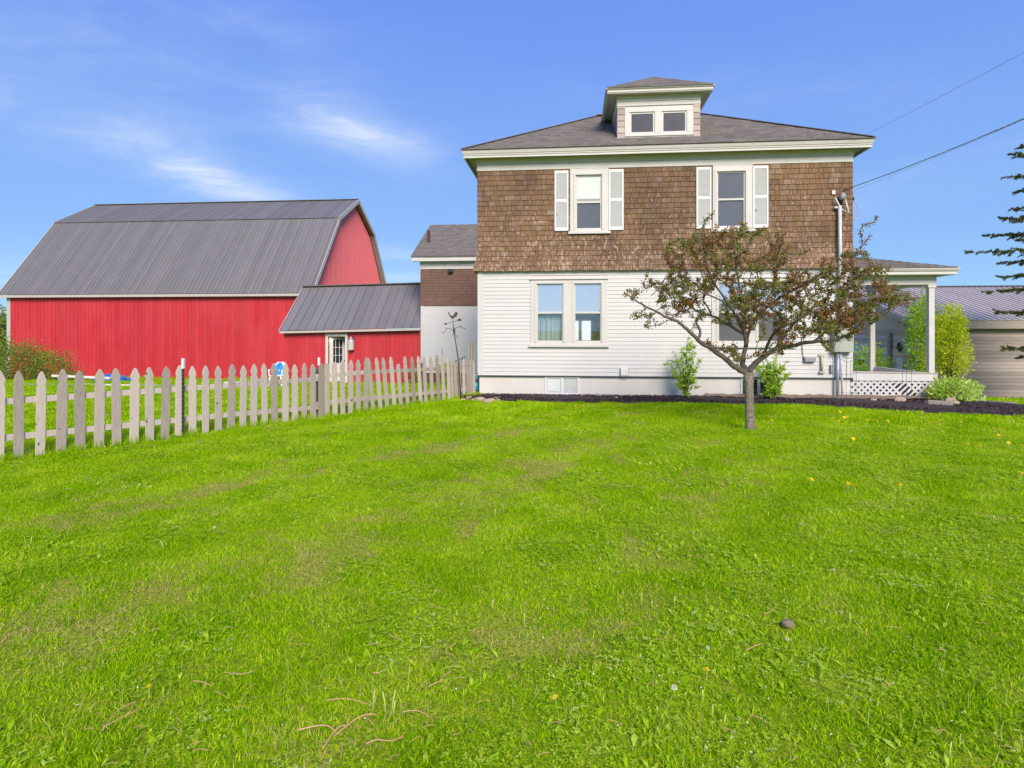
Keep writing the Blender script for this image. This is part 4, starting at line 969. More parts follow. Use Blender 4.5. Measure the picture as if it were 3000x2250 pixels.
MB().obox(r0 + Vector((-.1, 0, .03)), r1 + Vector((0, 0, .03)), .34, .04).build('ridge_cap', 'metal_roof', shed)
MB().obox(a0 + Vector((0, .03, -.075)), a1 + Vector((0, .03, -.075)), .03, .09).build('eave_board', 'metal_trim', shed)
MB().obox(a0 + Vector((-.02, 0, -.05)), r0 + Vector((-.02, 0, -.05)), .03, .12).build('rake_board', 'metal_trim', shed)
lx = (P(1024, 1000, SY).x + P(1041, 1000, SY).x) / 2
lt = thing('wall_lantern', 'dark capped wall lantern with frosted glass beside the shed door', 'lantern', (lx, SY - .15, 1.0))
MB().lathe([(.10, -.38), (.135, -.36), (.145, 0.0)], (lx, SY - .18, 1.22), 8).build('glass', 'glass_frost', lt)
MB().lathe([(.17, 0), (.16, .03), (.09, .13), (.06, .15), (.07, .2), (.02, .24)], (lx, SY - .18, 1.222), 8).build('cap', 'galv', lt)
MB().tube([(lx, SY - .18, 1.46), (lx, SY - .1, 1.5), (lx + .04, SY - .02, 1.3)], .015, 6).box(lx - .02, lx + .10, SY - .04, SY - .022, .95, 1.45).build('bracket', 'dark_metal', lt)

# ------------------------------------------------------------------ grey barn on the right
GY, GX0, GX1 = 23.0, 12.09, 24.0; GRY = 28.4; GRZ = 3.62; GEZ = 2.10
gb = thing('grey_barn', 'weathered grey clapboard barn with pale ribbed metal roof', 'barn', (16, 23, -.7))
m = MB(); m.prism([(GY + .03, -2), (2 * GRY - GY, -2), (2 * GRY - GY, GEZ - .3), (GRY, GRZ - .12), (GY + .03, GEZ - .3)], 'x', GX0 + .02, GX1); gw = m.build('wall', 'grey_clap', gb)
gcl = clap_me.copy(); gcl.materials.clear(); gcl.materials.append(M['grey_clap'])
z = -.68; gh = .122
while z < GEZ - .36: link('plank', gcl, gw, loc=(GX0, GY + .028, z + random.uniform(-.004, .004)), scale=(GX1 - GX0, 1.25, gh + .006)); z += gh
z = -.9
while z < GRZ - .2:
    zz = max(z + gh, GEZ - .3); dy = (zz - (GEZ - .3)) / ((GRZ - .12 - GEZ + .3) / (GRY - GY)); ya, yb = GY + .03 + max(0, dy), 2 * GRY - GY - max(0, dy)
    x = GX0 + .02
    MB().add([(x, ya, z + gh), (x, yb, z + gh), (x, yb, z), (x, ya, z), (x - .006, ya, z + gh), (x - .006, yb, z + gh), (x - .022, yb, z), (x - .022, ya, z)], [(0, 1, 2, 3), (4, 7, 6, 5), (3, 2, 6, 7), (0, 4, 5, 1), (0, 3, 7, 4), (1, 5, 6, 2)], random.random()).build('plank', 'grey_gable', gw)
    z += gh
ga, gr_ = Vector((0, GY - .28, GEZ)), Vector((0, GRY, GRZ)); d = gr_ - ga; ang = math.atan2(d.z, d.y)
M['pale_metal'] = simple('pale_ribbed_metal', (.52, .46, .41), .5, .08, 2, metallic=.0, spec=.3, perobj=.15)
gpw = .22; me = panel_mesh(gpw, d.length, 'roof_panel', 'pale_metal', .035, .06); x = GX0 - .28
while x < GX1: link('roof_panel', me, gb, loc=(x, ga.y, ga.z), rot=(ang, 0, 0)); x += gpw
MB().slab([(GX0 - .28, GRY, GRZ), (GX1, GRY, GRZ), (GX1, 2 * GRY - GY + .28, GEZ), (GX0 - .28, 2 * GRY - GY + .28, GEZ)], .03).build('rear_roof', 'pale_metal', gb)
MB().obox((GX0 - .3, GRY, GRZ + .03), (GX1, GRY, GRZ + .03), .3, .03).build('ridge_cap', 'dark_metal', gb)
MB().box(GX0 - .26, GX1, GY - .26, GY - .23, GEZ - .30, GEZ - .03).build('eave_board', 'fence_wood', gb)
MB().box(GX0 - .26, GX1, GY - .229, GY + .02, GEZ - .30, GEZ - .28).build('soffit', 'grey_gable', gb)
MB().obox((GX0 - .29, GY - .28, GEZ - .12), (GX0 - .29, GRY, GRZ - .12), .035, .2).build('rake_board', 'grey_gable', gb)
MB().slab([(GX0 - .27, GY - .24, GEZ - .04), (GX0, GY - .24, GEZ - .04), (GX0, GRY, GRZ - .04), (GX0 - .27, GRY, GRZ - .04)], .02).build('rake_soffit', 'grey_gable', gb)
# small nine pane door in the gable end (x = GX0 plane) and white garage door beyond
def gable_y(px):   # y of a point of the plane x = GX0 seen at that column
    lo, hi = 20.0, 60.0
    for _ in range(50):
        mid = (lo + hi) / 2; X, Y = GX0, mid
        c_ = 1500 + FPX * (X * math.cos(TH) + Y * math.sin(TH)) / (-X * math.sin(TH) + Y * math.cos(TH))
        if c_ > px: lo = mid
        else: hi = mid
    return lo
def gable_z(px, py):
    Y = gable_y(px); return EYE + (967 - py) / FPX * (-GX0 * math.sin(TH) + Y * math.cos(TH))
y0, y1 = gable_y(2320 + 1825 / 5.185), gable_y(2320 + 1610 / 5.185); zt = gable_z(2650, 1048)
dr = MB().box(GX0 - .045, GX0 - .02, y0, y1, -1.4, zt).build('side_door', 'white_shutter', gb)
MB().box(GX0 - .055, GX0 - .046, y0 + .18, y1 - .45, zt - .75, zt - .12).build('pane', 'glass_dark', dr)
m = MB()
for k in range(4): yy = y0 + .18 + (y1 - y0 - .63) * k / 3; m.box(GX0 - .062, GX0 - .0551, yy - .015, yy + .015, zt - .77, zt - .10)
for k in range(3): zz = zt - .75 + .63 * k / 2; m.box(GX0 - .0635, GX0 - .0552, y0 + .18, y1 - .45, zz - .013, zz + .013)
m.build('muntins', 'white_shutter', dr)
y0, y1 = gable_y(2548), gable_y(2490); zt = gable_z(2530, 1004)
dr = MB().box(GX0 - .05, GX0 - .02, y0, y1 + 1.2, -1.6, zt).build('garage_door', 'white_shutter', gb)
MB().box(GX0 - .06, GX0 - .051, y0 + .35, y0 + 1.2, zt - .95, zt - .72).build('pane', 'glass_dark', dr)
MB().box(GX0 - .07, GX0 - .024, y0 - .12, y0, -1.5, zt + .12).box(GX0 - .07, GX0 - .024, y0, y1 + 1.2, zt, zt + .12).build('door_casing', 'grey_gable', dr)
p = gable_y(2610); m = MB().box(GX0 - .08, GX0 - .03, p - .1, p + .1, -1.2, gable_z(2610, 975)); m.build('batten', 'fence_wood', gb)
yb_ = gable_y(2648); zb_ = gable_z(2648, 1019)
m = MB()
for dy, dz_, r_ in ((0, 0, .12), (.05, .12, .08), (-.02, -.14, .07)): m.lathe([(.01, -r_), (r_ * .8, -r_ * .5), (r_, 0), (r_ * .8, r_ * .5), (.01, r_)], (GX0 - .14, yb_ + dy, zb_ + dz_), 8)
o = m.build('gable_ornament', 'black', gb)
yb_ = gable_y(2663); MB().box(GX0 - .07, GX0 - .03, yb_ - .16, yb_ + .16, zb_ - .26, zb_ + .26).build('gable_sign', 'white_shutter', gb)
MB().box(GX0 - .075, GX0 - .03, yb_ - .18, yb_ + .18, zb_ + .262, zb_ + .36).box(GX0 - .075, GX0 - .03, yb_ - .18, yb_ + .18, zb_ - .36, zb_ - .262).build('gable_sign_band', simple('orange_paint', (.75, .22, .06), .5, .1, 5), gb)

# ------------------------------------------------------------------ picket fence
fence = thing('picket_fence', 'weathered grey picket fence with pointed tops running to the house corner', 'fence', (-5, 12, 0))
def on_line(px, p0, p1):
    dx = (px - 1500) / FPX; d = Vector((math.cos(TH) * dx - math.sin(TH), math.sin(TH) * dx + math.cos(TH)))
    e = Vector((p1[0] - p0[0], p1[1] - p0[1])); # p0 + s e = t d
    det = d.x * (-e.y) + e.x * d.y
    t = (p0[0] * (-e.y) + e.x * p0[1]) / det
    return d * t
A0, A1, B1 = (-7.48, 7.62), (-4.40, 12.86), (-2.58, 16.2)
pkA = [-40, -6, 54.4, 117, 178, 235, 289.6, 342, 392, 438.6, 483, 524, 564, 602, 640, 676, 711, 743, 776, 805, 836, 864, 891, 917, 941, 958.5, 981.6, 1004.6, 1027, 1050, 1071.5]
topA = lambda px: float(np.interp(px, [0, 54, 676, 900, 945, 960, 1071], [1.22, 1.215, 1.16, 1.13, 1.10, 1.13, 1.17]))
pkB = [1094, 1115, 1135, 1156, 1175, 1195, 1214, 1233, 1248.5, 1267, 1286, 1301, 1316, 1326, 1337, 1348, 1360, 1371.5, 1380, 1389]
def picket(base, h, w, yaw, lean, fwd, top=True, name='picket'):
    """gothic picket: outline in x-z, extruded through its thickness"""
    s_ = w / 2; n = .30 * w
    if top: out = [(-s_, 0), (s_, 0), (s_, h - .23), (s_ * .72, h - .20), (s_ * .98, h - .15), (s_ * .95, h - .11), (s_ * .45, h - .03), (.008, h), (-.008, h), (-s_ * .45, h - .03), (-s_ * .95, h - .11), (-s_ * .98, h - .15), (-s_ * .72, h - .20), (-s_, h - .23)]
    else: out = [(-s_, 0), (s_, 0), (s_ * .95, h - .01), (s_ * .2, h + .01), (-s_, h - .02)]
    m = MB().prism(out, 'y', -.011, .011, random.random())
    out2 = out; M_ = Matrix.Translation(Vector(base)) @ Matrix.Rotation(yaw, 4, 'Z') @ Matrix.Rotation(lean, 4, 'Y') @ Matrix.Rotation(fwd, 4, 'X')
    m.v = [tuple(M_ @ Vector(v)) for v in m.v]
    return m.build(name, 'fence_wood', fence, bevel=.003)
yawA = math.atan2(A1[1] - A0[1], A1[0] - A0[0]); yawB = math.atan2(B1[1] - A1[1], B1[0] - A1[0])
for i, px in enumerate(pkA):
    p = on_line(px, A0, A1); broken = px in (958.5, 981.6)
    picket((p.x, p.y, -.02 + (.03 if px in (524,) else 0)), topA(px) - (.0 if not broken else .02) + random.uniform(-.022, .018), random.uniform(.112, .132), yawA + random.uniform(-.06, .06), random.uniform(-.024, .024) + (.05 if px > 1060 else 0) + (-.012 if px > 700 else .0), random.uniform(-.008, .008), top=not broken)
for i, px in enumerate(pkB):
    p = on_line(px, A1, B1); sh = px == 1175; hh = float(np.interp(px, [1094, 1175, 1301, 1316, 1326, 1389], [1.17, 1.17, 1.15, 1.09, 1.02, 1.0]))
    picket((p.x, p.y, -.02), hh * (.84 if sh else 1) + random.uniform(-.015, .015), .108, yawB, float(np.interp(px, [1094, 1200, 1389], [-.105, -.075, -.03])) * 1.15 + random.uniform(-.01, .01), 0, top=not sh)
nA = Vector((-(A1[1] - A0[1]), A1[0] - A0[0], 0)).normalized(); nB = Vector((-(B1[1] - A1[1]), B1[0] - A1[0], 0)).normalized()
def L2(p, q, t, z): return Vector((p[0] + (q[0] - p[0]) * t, p[1] + (q[1] - p[1]) * t, z))
for z0, z1, z2 in ((.80, .76, .84), (.33, .20, .27)):
    for (ta, tb_, za, zb) in ((-.35, .52, z0, (z0 + z1) / 2), (.52, .80, (z0 + z1) / 2, z1 + .01), (.79, 1.0, z1 + .07, z1 + .08)):
        m = MB().obox(L2(A0, A1, ta, za) + nA * .035, L2(A0, A1, tb_, zb) + nA * .035, .045, .085, r=random.random()); m.build('rail', 'fence_wood', fence, bevel=.004)
    m = MB().obox(L2(A1, B1, -.02, z2) + nB * .035, L2(A1, B1, 1.0, z2 - .08) + nB * .035, .045, .085, r=random.random()); m.build('rail', 'fence_wood', fence, bevel=.004)
# posts behind the rails
for t_, q0, q1, h_ in ((-.1, A0, A1, .95), (.80, A0, A1, .98), (.50, A1, B1, .95)):
    p = L2(q0, q1, t_, 0) + (nA if q0 is A0 else nB) * .11
    MB().box(p.x - .045, p.x + .045, p.y - .045, p.y + .045, -.1, h_).build('post', 'post_wood', fence, bevel=.006)
pe = P(1379, 1002, 16.12)
o = MB().box(pe.x - .055, pe.x - .004, 16.06, 16.17, -.1, 1.44).box(pe.x + .002, pe.x + .055, 16.07, 16.18, -.1, 1.42).build('gate_post', 'post_wood', bevel=.006); tag(o, 'tall green grey wooden post at the house end of the picket fence', 'post')
def tpost(px, py, Y, top, label, rr=.022):
    b = P(px, py, Y); o = thing('fence_stake', label, 'stake', (b.x, Y, 0), 'metal fence stakes with white tips')
    z0 = ground_z(b.x, Y); zt = P(px, top, Y).z; tp = .17
    m = MB(); m.box(b.x - .006, b.x + .006, Y - .022, Y + .022, z0 - .1, zt - tp); m.box(b.x - .022, b.x + .022, Y - .006, Y + .0, z0 - .1, zt - tp - .001)
    z = z0 + .1
    while z < zt - tp: m.box(b.x - .01, b.x + .01, Y - .034, Y - .023, z, z + .02); z += .07
    m.build('shaft', 'dark_metal', o)
    MB().box(b.x - .02, b.x + .02, Y - .03, Y + .026, zt - tp, zt).build('white_tip', 'plastic_white', o, bevel=.008)
p = on_line(541, A0, A1); tpost(537, 1200, p.y - .06, 1050, 'tall dark metal stake with white tip standing before the fence left of the shed')
p = on_line(938, A0, A1); tpost(935, 1200, p.y + .2, 1047, 'short dark metal stake with white tip behind the fence near the shed door')

# ------------------------------------------------------------------ rooster garden vane
VY = 15.45
def V_(x, y, Y=VY): q = P(1060 + x / 4.88, 880 + y / 4.88, Y); return q
vb = V_(1418, 1400)
vane = thing('rooster_weathervane', 'rusty rooster weathervane on a leaning iron pole beside the picket fence', 'weathervane', (vb.x, VY, 0))
top_ = V_(1300, 290)
MB().tube([Vector((vb.x, VY, -.05)), V_(1380, 850), V_(1320, 450), top_], [.017, .015, .013, .008], 8).build('pole', 'rust', vane, smooth=True)
MB().tube([V_(1322, 470), V_(1318, 400)], .026, 8).build('pole_collar', 'rust', vane, smooth=True)
rooster = [(1298, 272), (1282, 252), (1262, 238), (1248, 212), (1236, 190), (1232, 172), (1242, 165), (1252, 178), (1252, 196), (1266, 212), (1286, 220), (1306, 218), (1320, 200), (1324, 180), (1334, 168), (1344, 172), (1350, 164), (1358, 166), (1362, 174), (1376, 186), (1366, 192), (1366, 204), (1358, 220), (1352, 240), (1340, 242), (1326, 238), (1312, 256), (1306, 274)]
pts = [V_(x, y) for x, y in rooster]; MB().prism([(p.x, p.z) for p in pts], 'y', VY - .006, VY + .006).build('rooster', 'rust', vane)
MB().tube([V_(1225, 326), V_(1300, 306), V_(1370, 288)], .006, 6).build('pointer_rod', 'rust', vane)
for q in ([(1170, 345), (1195, 322), (1225, 326), (1215, 345), (1200, 350)], [(1366, 280), (1385, 262), (1412, 256), (1420, 270), (1424, 292), (1400, 298), (1380, 296)]):
    pts = [V_(x, y) for x, y in q]; MB().prism([(p.x, p.z) for p in pts], 'y', VY - .005, VY + .005).build('arrow_blade', 'rust', vane)
def curl(pts, nm='scroll'): MB().tube([V_(*p) for p in pts], .0065, 6).build(nm, 'rust', vane, smooth=True)
curl([(1322, 440), (1345, 395), (1380, 378), (1412, 376), (1420, 366), (1410, 358)]); curl([(1412, 376), (1440, 388), (1470, 410), (1488, 404), (1486, 392)])
curl([(1316, 440), (1280, 410), (1240, 402), (1208, 408), (1196, 400), (1204, 394)]); curl([(1208, 408), (1190, 440), (1172, 466), (1154, 464), (1150, 452)])
curl([(1330, 480), (1345, 500), (1360, 525), (1372, 545), (1376, 534)]); curl([(1318, 470), (1304, 480), (1298, 500), (1304, 508)])
MB().tube([V_(1335, 868), V_(1380, 848), V_(1440, 826), V_(1468, 806), V_(1476, 818), V_(1462, 828)], .010, 6).tube([V_(1440, 828), V_(1432, 858), V_(1418, 884)], .007, 6).build('lower_bracket', 'dark_metal', vane, smooth=True)
# second thin stake with a knob
b = P(1060 + 1147 / 4.88, 1060, 18.5); t_ = thing('garden_stake', 'thin dark garden stake against the rear wing clapboards', 'stake', (b.x, 18.5, -.2))
MB().tube([(b.x, 18.5, -.4), (b.x, 18.5, P(0, 1018, 18.5).z)], .008, 6).build('rod', 'dark_metal', t_)
MB().tube([(b.x, 18.5, P(0, 1060, 18.5).z), (b.x, 18.5, P(0, 1040, 18.5).z)], .022, 8).build('sleeve', 'black', t_)

# ------------------------------------------------------------------ wire trellises
def trellis(px, cy, Y, r, label, legs, rings, cage=None):
    c_ = P(px, cy, Y); o = thing('wire_trellis', label, 'trellis', (c_.x, Y, 0), 'round topped wire trellises in the mulch bed')
    for k, q in enumerate(rings):
        MB().tube([(c_.x + r * q * math.cos(a), Y + .003 * k, c_.z + r * q * math.sin(a)) for a in np.linspace(0, 2 * math.pi, 33)], .0045, 5, cap=False).build('hoop', 'wire', o, smooth=True)
    for lx_ in legs:
        zt = c_.z - math.sqrt(max(0, r * r - lx_ * lx_)) if abs(lx_) < r else c_.z
        MB().tube([(c_.x + lx_, Y, 0), (c_.x + lx_, Y, zt)], .0045, 5).build('leg', 'wire', o)
    m = MB()
    for zz in (.25, .52, .68)[: 3 if cage else 1]: m.tube([(c_.x + legs[0], Y + .006, zz), (c_.x + legs[-1], Y + .006, zz)], .0035, 5)
    m.build('cross_wires', 'wire', o)
trellis(2657, 1031, 15.50, .32, 'single hoop wire trellis standing before the porch lattice', (-.10, -.01, .10), (1,))
trellis(2484, 1023, 15.45, .29, 'double hoop wire trellis standing before the cabinet at the house corner', (-.35, -.24, -.04, .06, .19), (1, .78), True)

# ------------------------------------------------------------------ stones and blocks
def stone(x, y, z, sx, sy, sz, label, grp, mat='stone', name='stone', seed=0):
    r_ = np.random.default_rng(seed); vs = []; fs = []; n, m_ = 9, 6
    for i in range(m_ + 1):
        ph = -math.pi / 2 + math.pi * i / m_
        for k in range(n):
            a = 2 * math.pi * k / n; q = 1 + r_.uniform(-.14, .14)
            c_ = math.copysign(abs(math.cos(ph)) ** .7, 1); vs.append((x + sx * c_ * math.cos(a) * q, y + sy * c_ * math.sin(a) * q, z + sz * math.sin(ph) * (1 + r_.uniform(-.1, .1))))
    for i in range(m_):
        for k in range(n): fs.append((i * n + k, i * n + (k + 1) % n, (i + 1) * n + (k + 1) % n, (i + 1) * n + k))
    o = MB().add(vs, fs).build(name, mat, smooth=False); tag(o, label, 'stone', grp); return o
sts = [(1535, 1400, .10, 'rounded pale stone nearest the weathervane pole'), (1600, 1418, .07, 'small flat stone just left of the foundation corner'), (1690, 1425, .13, 'broad tan stone below the foundation corner'), (1745, 1418, .07, None), (1790, 1448, .12, 'low wide stone lying lowest in the corner heap'), (1850, 1430, .10, None), (1915, 1412, .10, None), (1940, 1428, .08, None), (1975, 1405, .09, 'reddish stone at the right end of the corner heap'), (1450, 1408, .05, None)]
for i, (x, y, s_, lb) in enumerate(sts):
    g = G(1060 + x / 4.88, 880 + (y + 12) / 4.88); stone(g.x, g.y, s_ * .35 - .01, s_, s_ * .7, s_ * .5, lb or 'small brown fieldstone in the heap at the foundation corner', 'fieldstones heaped at the house corner', seed=i)
for i, (px, py, s_, lb) in enumerate(((2637, 1178, .14, 'pointed brown rock below the lattice'), (2722, 1186, .10, 'small grey rock left of the concrete block'), (2785, 1180, .13, 'tan rock right of the concrete block'), (2800, 1184, .09, 'lumpy brown rock beside the low bush'), (2560, 1177, .09, 'low brown rock in front of the porch skirt'), (1805, 1168, .07, 'crumbled tan clod in the mulch below the vent'))):
    g = G(px, py + 4); stone(g.x, g.y, s_ * .5, s_, s_ * .7, s_ * .7, lb, 'rocks in the mulch bed', seed=40 + i)
g = G(2745, 1190)
o = MB().obox((g.x - .20, g.y, .08), (g.x + .22, g.y - .22, .07), .22, .12).build('concrete_block', 'block', bevel=.015); tag(o, 'long grey concrete block lying at the porch corner', 'concrete block')
g = G(2905, 1184); o = MB().obox((g.x - .35, g.y + .1, .05), (g.x + .35, g.y - .3, .05), .10, .06).build('edging_slab', 'block', bevel=.01); tag(o, 'pale edging slab along the back of the mulch bed', 'edging stone')
g = G(2307, 1843); o = stone(g.x, g.y, .03, .036, .03, .026, 'brown clod lying in the lawn grass', None, 'soil', 'earth_clod', 77)

# ------------------------------------------------------------------ yard clutter behind the fence
cx_, cy_ = P(815, 1100, 22.4).x, 22.4; gz = ground_z(cx_, cy_)
chair = thing('plastic_chair', 'white plastic garden chair standing on grass before the barn', 'chair', (cx_, cy_, gz))
m = MB(); m.box(cx_ - .24, cx_ + .24, cy_ - .24, cy_ + .22, gz + .40, gz + .45); m.build('seat', 'plastic_white', chair, bevel=.02)
for sx in (-1, 1):
    for sy in (-1, 1): MB().obox((cx_ + sx * .26, cy_ + sy * .24, gz), (cx_ + sx * .21, cy_ + sy * .2, gz + .41), .06, .05, up=(0, 1, 0)).build('leg', 'plastic_white', chair, bevel=.01)
    MB().obox((cx_ + sx * .26, cy_ - .22, gz + .64), (cx_ + sx * .25, cy_ + .22, gz + .66), .06, .04).obox((cx_ + sx * .25, cy_ - .2, gz + .42), (cx_ + sx * .26, cy_ - .22, gz + .64), .05, .05, up=(0, 1, 0)).build('armrest', 'plastic_white', chair, bevel=.012)
MB().prism([(cx_ - .25, gz + .45), (cx_ + .25, gz + .45), (cx_ + .23, gz + .85), (cx_ + .12, gz + .93), (cx_ - .12, gz + .93), (cx_ - .23, gz + .85)], 'y', cy_ + .20, cy_ + .24).build('backrest', 'plastic_white', chair, bevel=.012)
def crumple(x, y, z, sx, sy, sz, mat, name, label, cat, seed):
    r_ = np.random.default_rng(seed); n, m_ = 22, 9; vs = []; fs = []
    for i in range(m_ + 1):
        ph = math.pi / 2 * i / m_
        for k in range(n):
            a = 2 * math.pi * k / n; q = 1 + r_.uniform(-.13, .13); vs.append((x + sx * math.cos(ph) * math.cos(a) * q, y + sy * math.cos(ph) * math.sin(a) * q, z + sz * math.sin(ph) * (1 + r_.uniform(-.25, .2))))
    for i in range(m_):
        for k in range(n): fs.append((i * n + k, i * n + (k + 1) % n, (i + 1) * n + (k + 1) % n, (i + 1) * n + k))
    o = MB().add(vs, fs).build(name, mat); tag(o, label, cat); return o
crumple(cx_ + .06, cy_ - .02, gz + .45, .20, .18, .42, 'tarp_light', 'blue_bag', 'crumpled bright blue plastic bag on the white chair', 'bag', 3)
crumple(cx_ - .42, cy_ + .1, gz, .16, .2, .24, 'tarp_light', 'blue_sack', 'small blue sack on the grass left of the white chair', 'bag', 4)
q = P(325, 1112, 26.6); crumple(q.x, 26.6, ground_z(q.x, 26.6), .95, .5, .33, 'tarp', 'blue_tarp', 'dark blue tarp heaped on the grass below the barn wall', 'tarp', 5)
q0, q1 = P(153, 1117, 24.5), P(322, 1122, 24.0)
o = MB().obox((q0.x, 24.5, -.22), (q1.x, 24.0, -.26), .1, .09).build('white_plank', 'plastic_white', bevel=.01); tag(o, 'long white plank lying behind the fence nearest the bushes', 'plank')
q0, q1 = P(243, 1147, 21.0), P(385, 1147, 20.8)
o = MB().obox((q0.x, 21.0, -.26), (q1.x, 20.8, -.26), .1, .08).build('white_board', 'plastic_white', bevel=.01); tag(o, 'shorter white board lying across the gravel track', 'plank')
q = P(684, 1121, 25.0); o = MB().obox((q.x - .4, 25, ground_z(q.x, 25) + .05), (q.x + .3, 25.1, ground_z(q.x, 25) + .05), .2, .09).build('white_slab', 'plastic_white', bevel=.01); tag(o, 'small white slab on the grass left of the chair', 'slab')
q = P(762, 1117, 24.0); stone(q.x, 24.0, ground_z(q.x, 24) + .1, .18, .14, .17, 'grey boulder on the grass beside the blue sack', None, 'block', 'boulder', 9)
wc = thing('watering_can', 'teal plastic watering can tucked behind the foundation corner', 'watering can', (-2.62, 16.55, .1))
MB().box(-2.72, -2.50, 16.5, 16.6, .0, .12).build('stand', 'post_wood', wc)
MB().lathe([(.11, 0), (.12, .02), (.11, .20), (.09, .22)], (-2.60, 16.55, .12), 12).build('body', 'teal', wc, smooth=True)
MB().lathe([(.10, 0), (.12, .16), (.11, .17)], (-2.59, 16.6, .38), 12).build('upper_pot', 'teal_pale', wc, smooth=True)
MB().tube([(-2.68, 16.53, .2), (-2.8, 16.52, .32), (-2.84, 16.52, .36)], [.02, .014, .02], 8).build('spout', 'teal', wc, smooth=True)

# ------------------------------------------------------------------ foliage
def leaves(centers, dirs, L, Wd, mat, name, parent, kind='stuff', rnd=None, sd=1):
    """folded leaves: centers (n,3), dirs (n,3)"""
    r_ = np.random.default_rng(sd); n = len(centers); c_ = np.asarray(centers); d_ = np.asarray(dirs, float)
    d_ /= np.linalg.norm(d_, axis=1)[:, None] + 1e-9
    s_ = np.cross(d_, r_.normal(0, 1, (n, 3))); s_ /= np.linalg.norm(s_, axis=1)[:, None] + 1e-9; nn = np.cross(d_, s_)
    l = (L * r_.uniform(.65, 1.25, n))[:, None]; w = (Wd * r_.uniform(.7, 1.2, n))[:, None]
    tip = c_ + d_ * l; m1 = c_ + d_ * l * .45 + s_ * w + nn * w * .3; m2 = c_ + d_ * l * .45 - s_ * w + nn * w * .3; mb = c_ + d_ * l * .75 + s_ * w * .55
    V = np.stack([c_, m1, tip, m2], 1)
    return quads(name, V, r_.uniform(0, 1, n) if rnd is None else rnd, mat, parent, kind)
def bez(p0, p1, bend, n=6):
    p0, p1 = Vector(p0), Vector(p1); mid = (p0 + p1) / 2 + bend
    return [p0 * (1 - t) ** 2 + mid * 2 * t * (1 - t) + p1 * t * t for t in [i / n for i in range(n + 1)]]

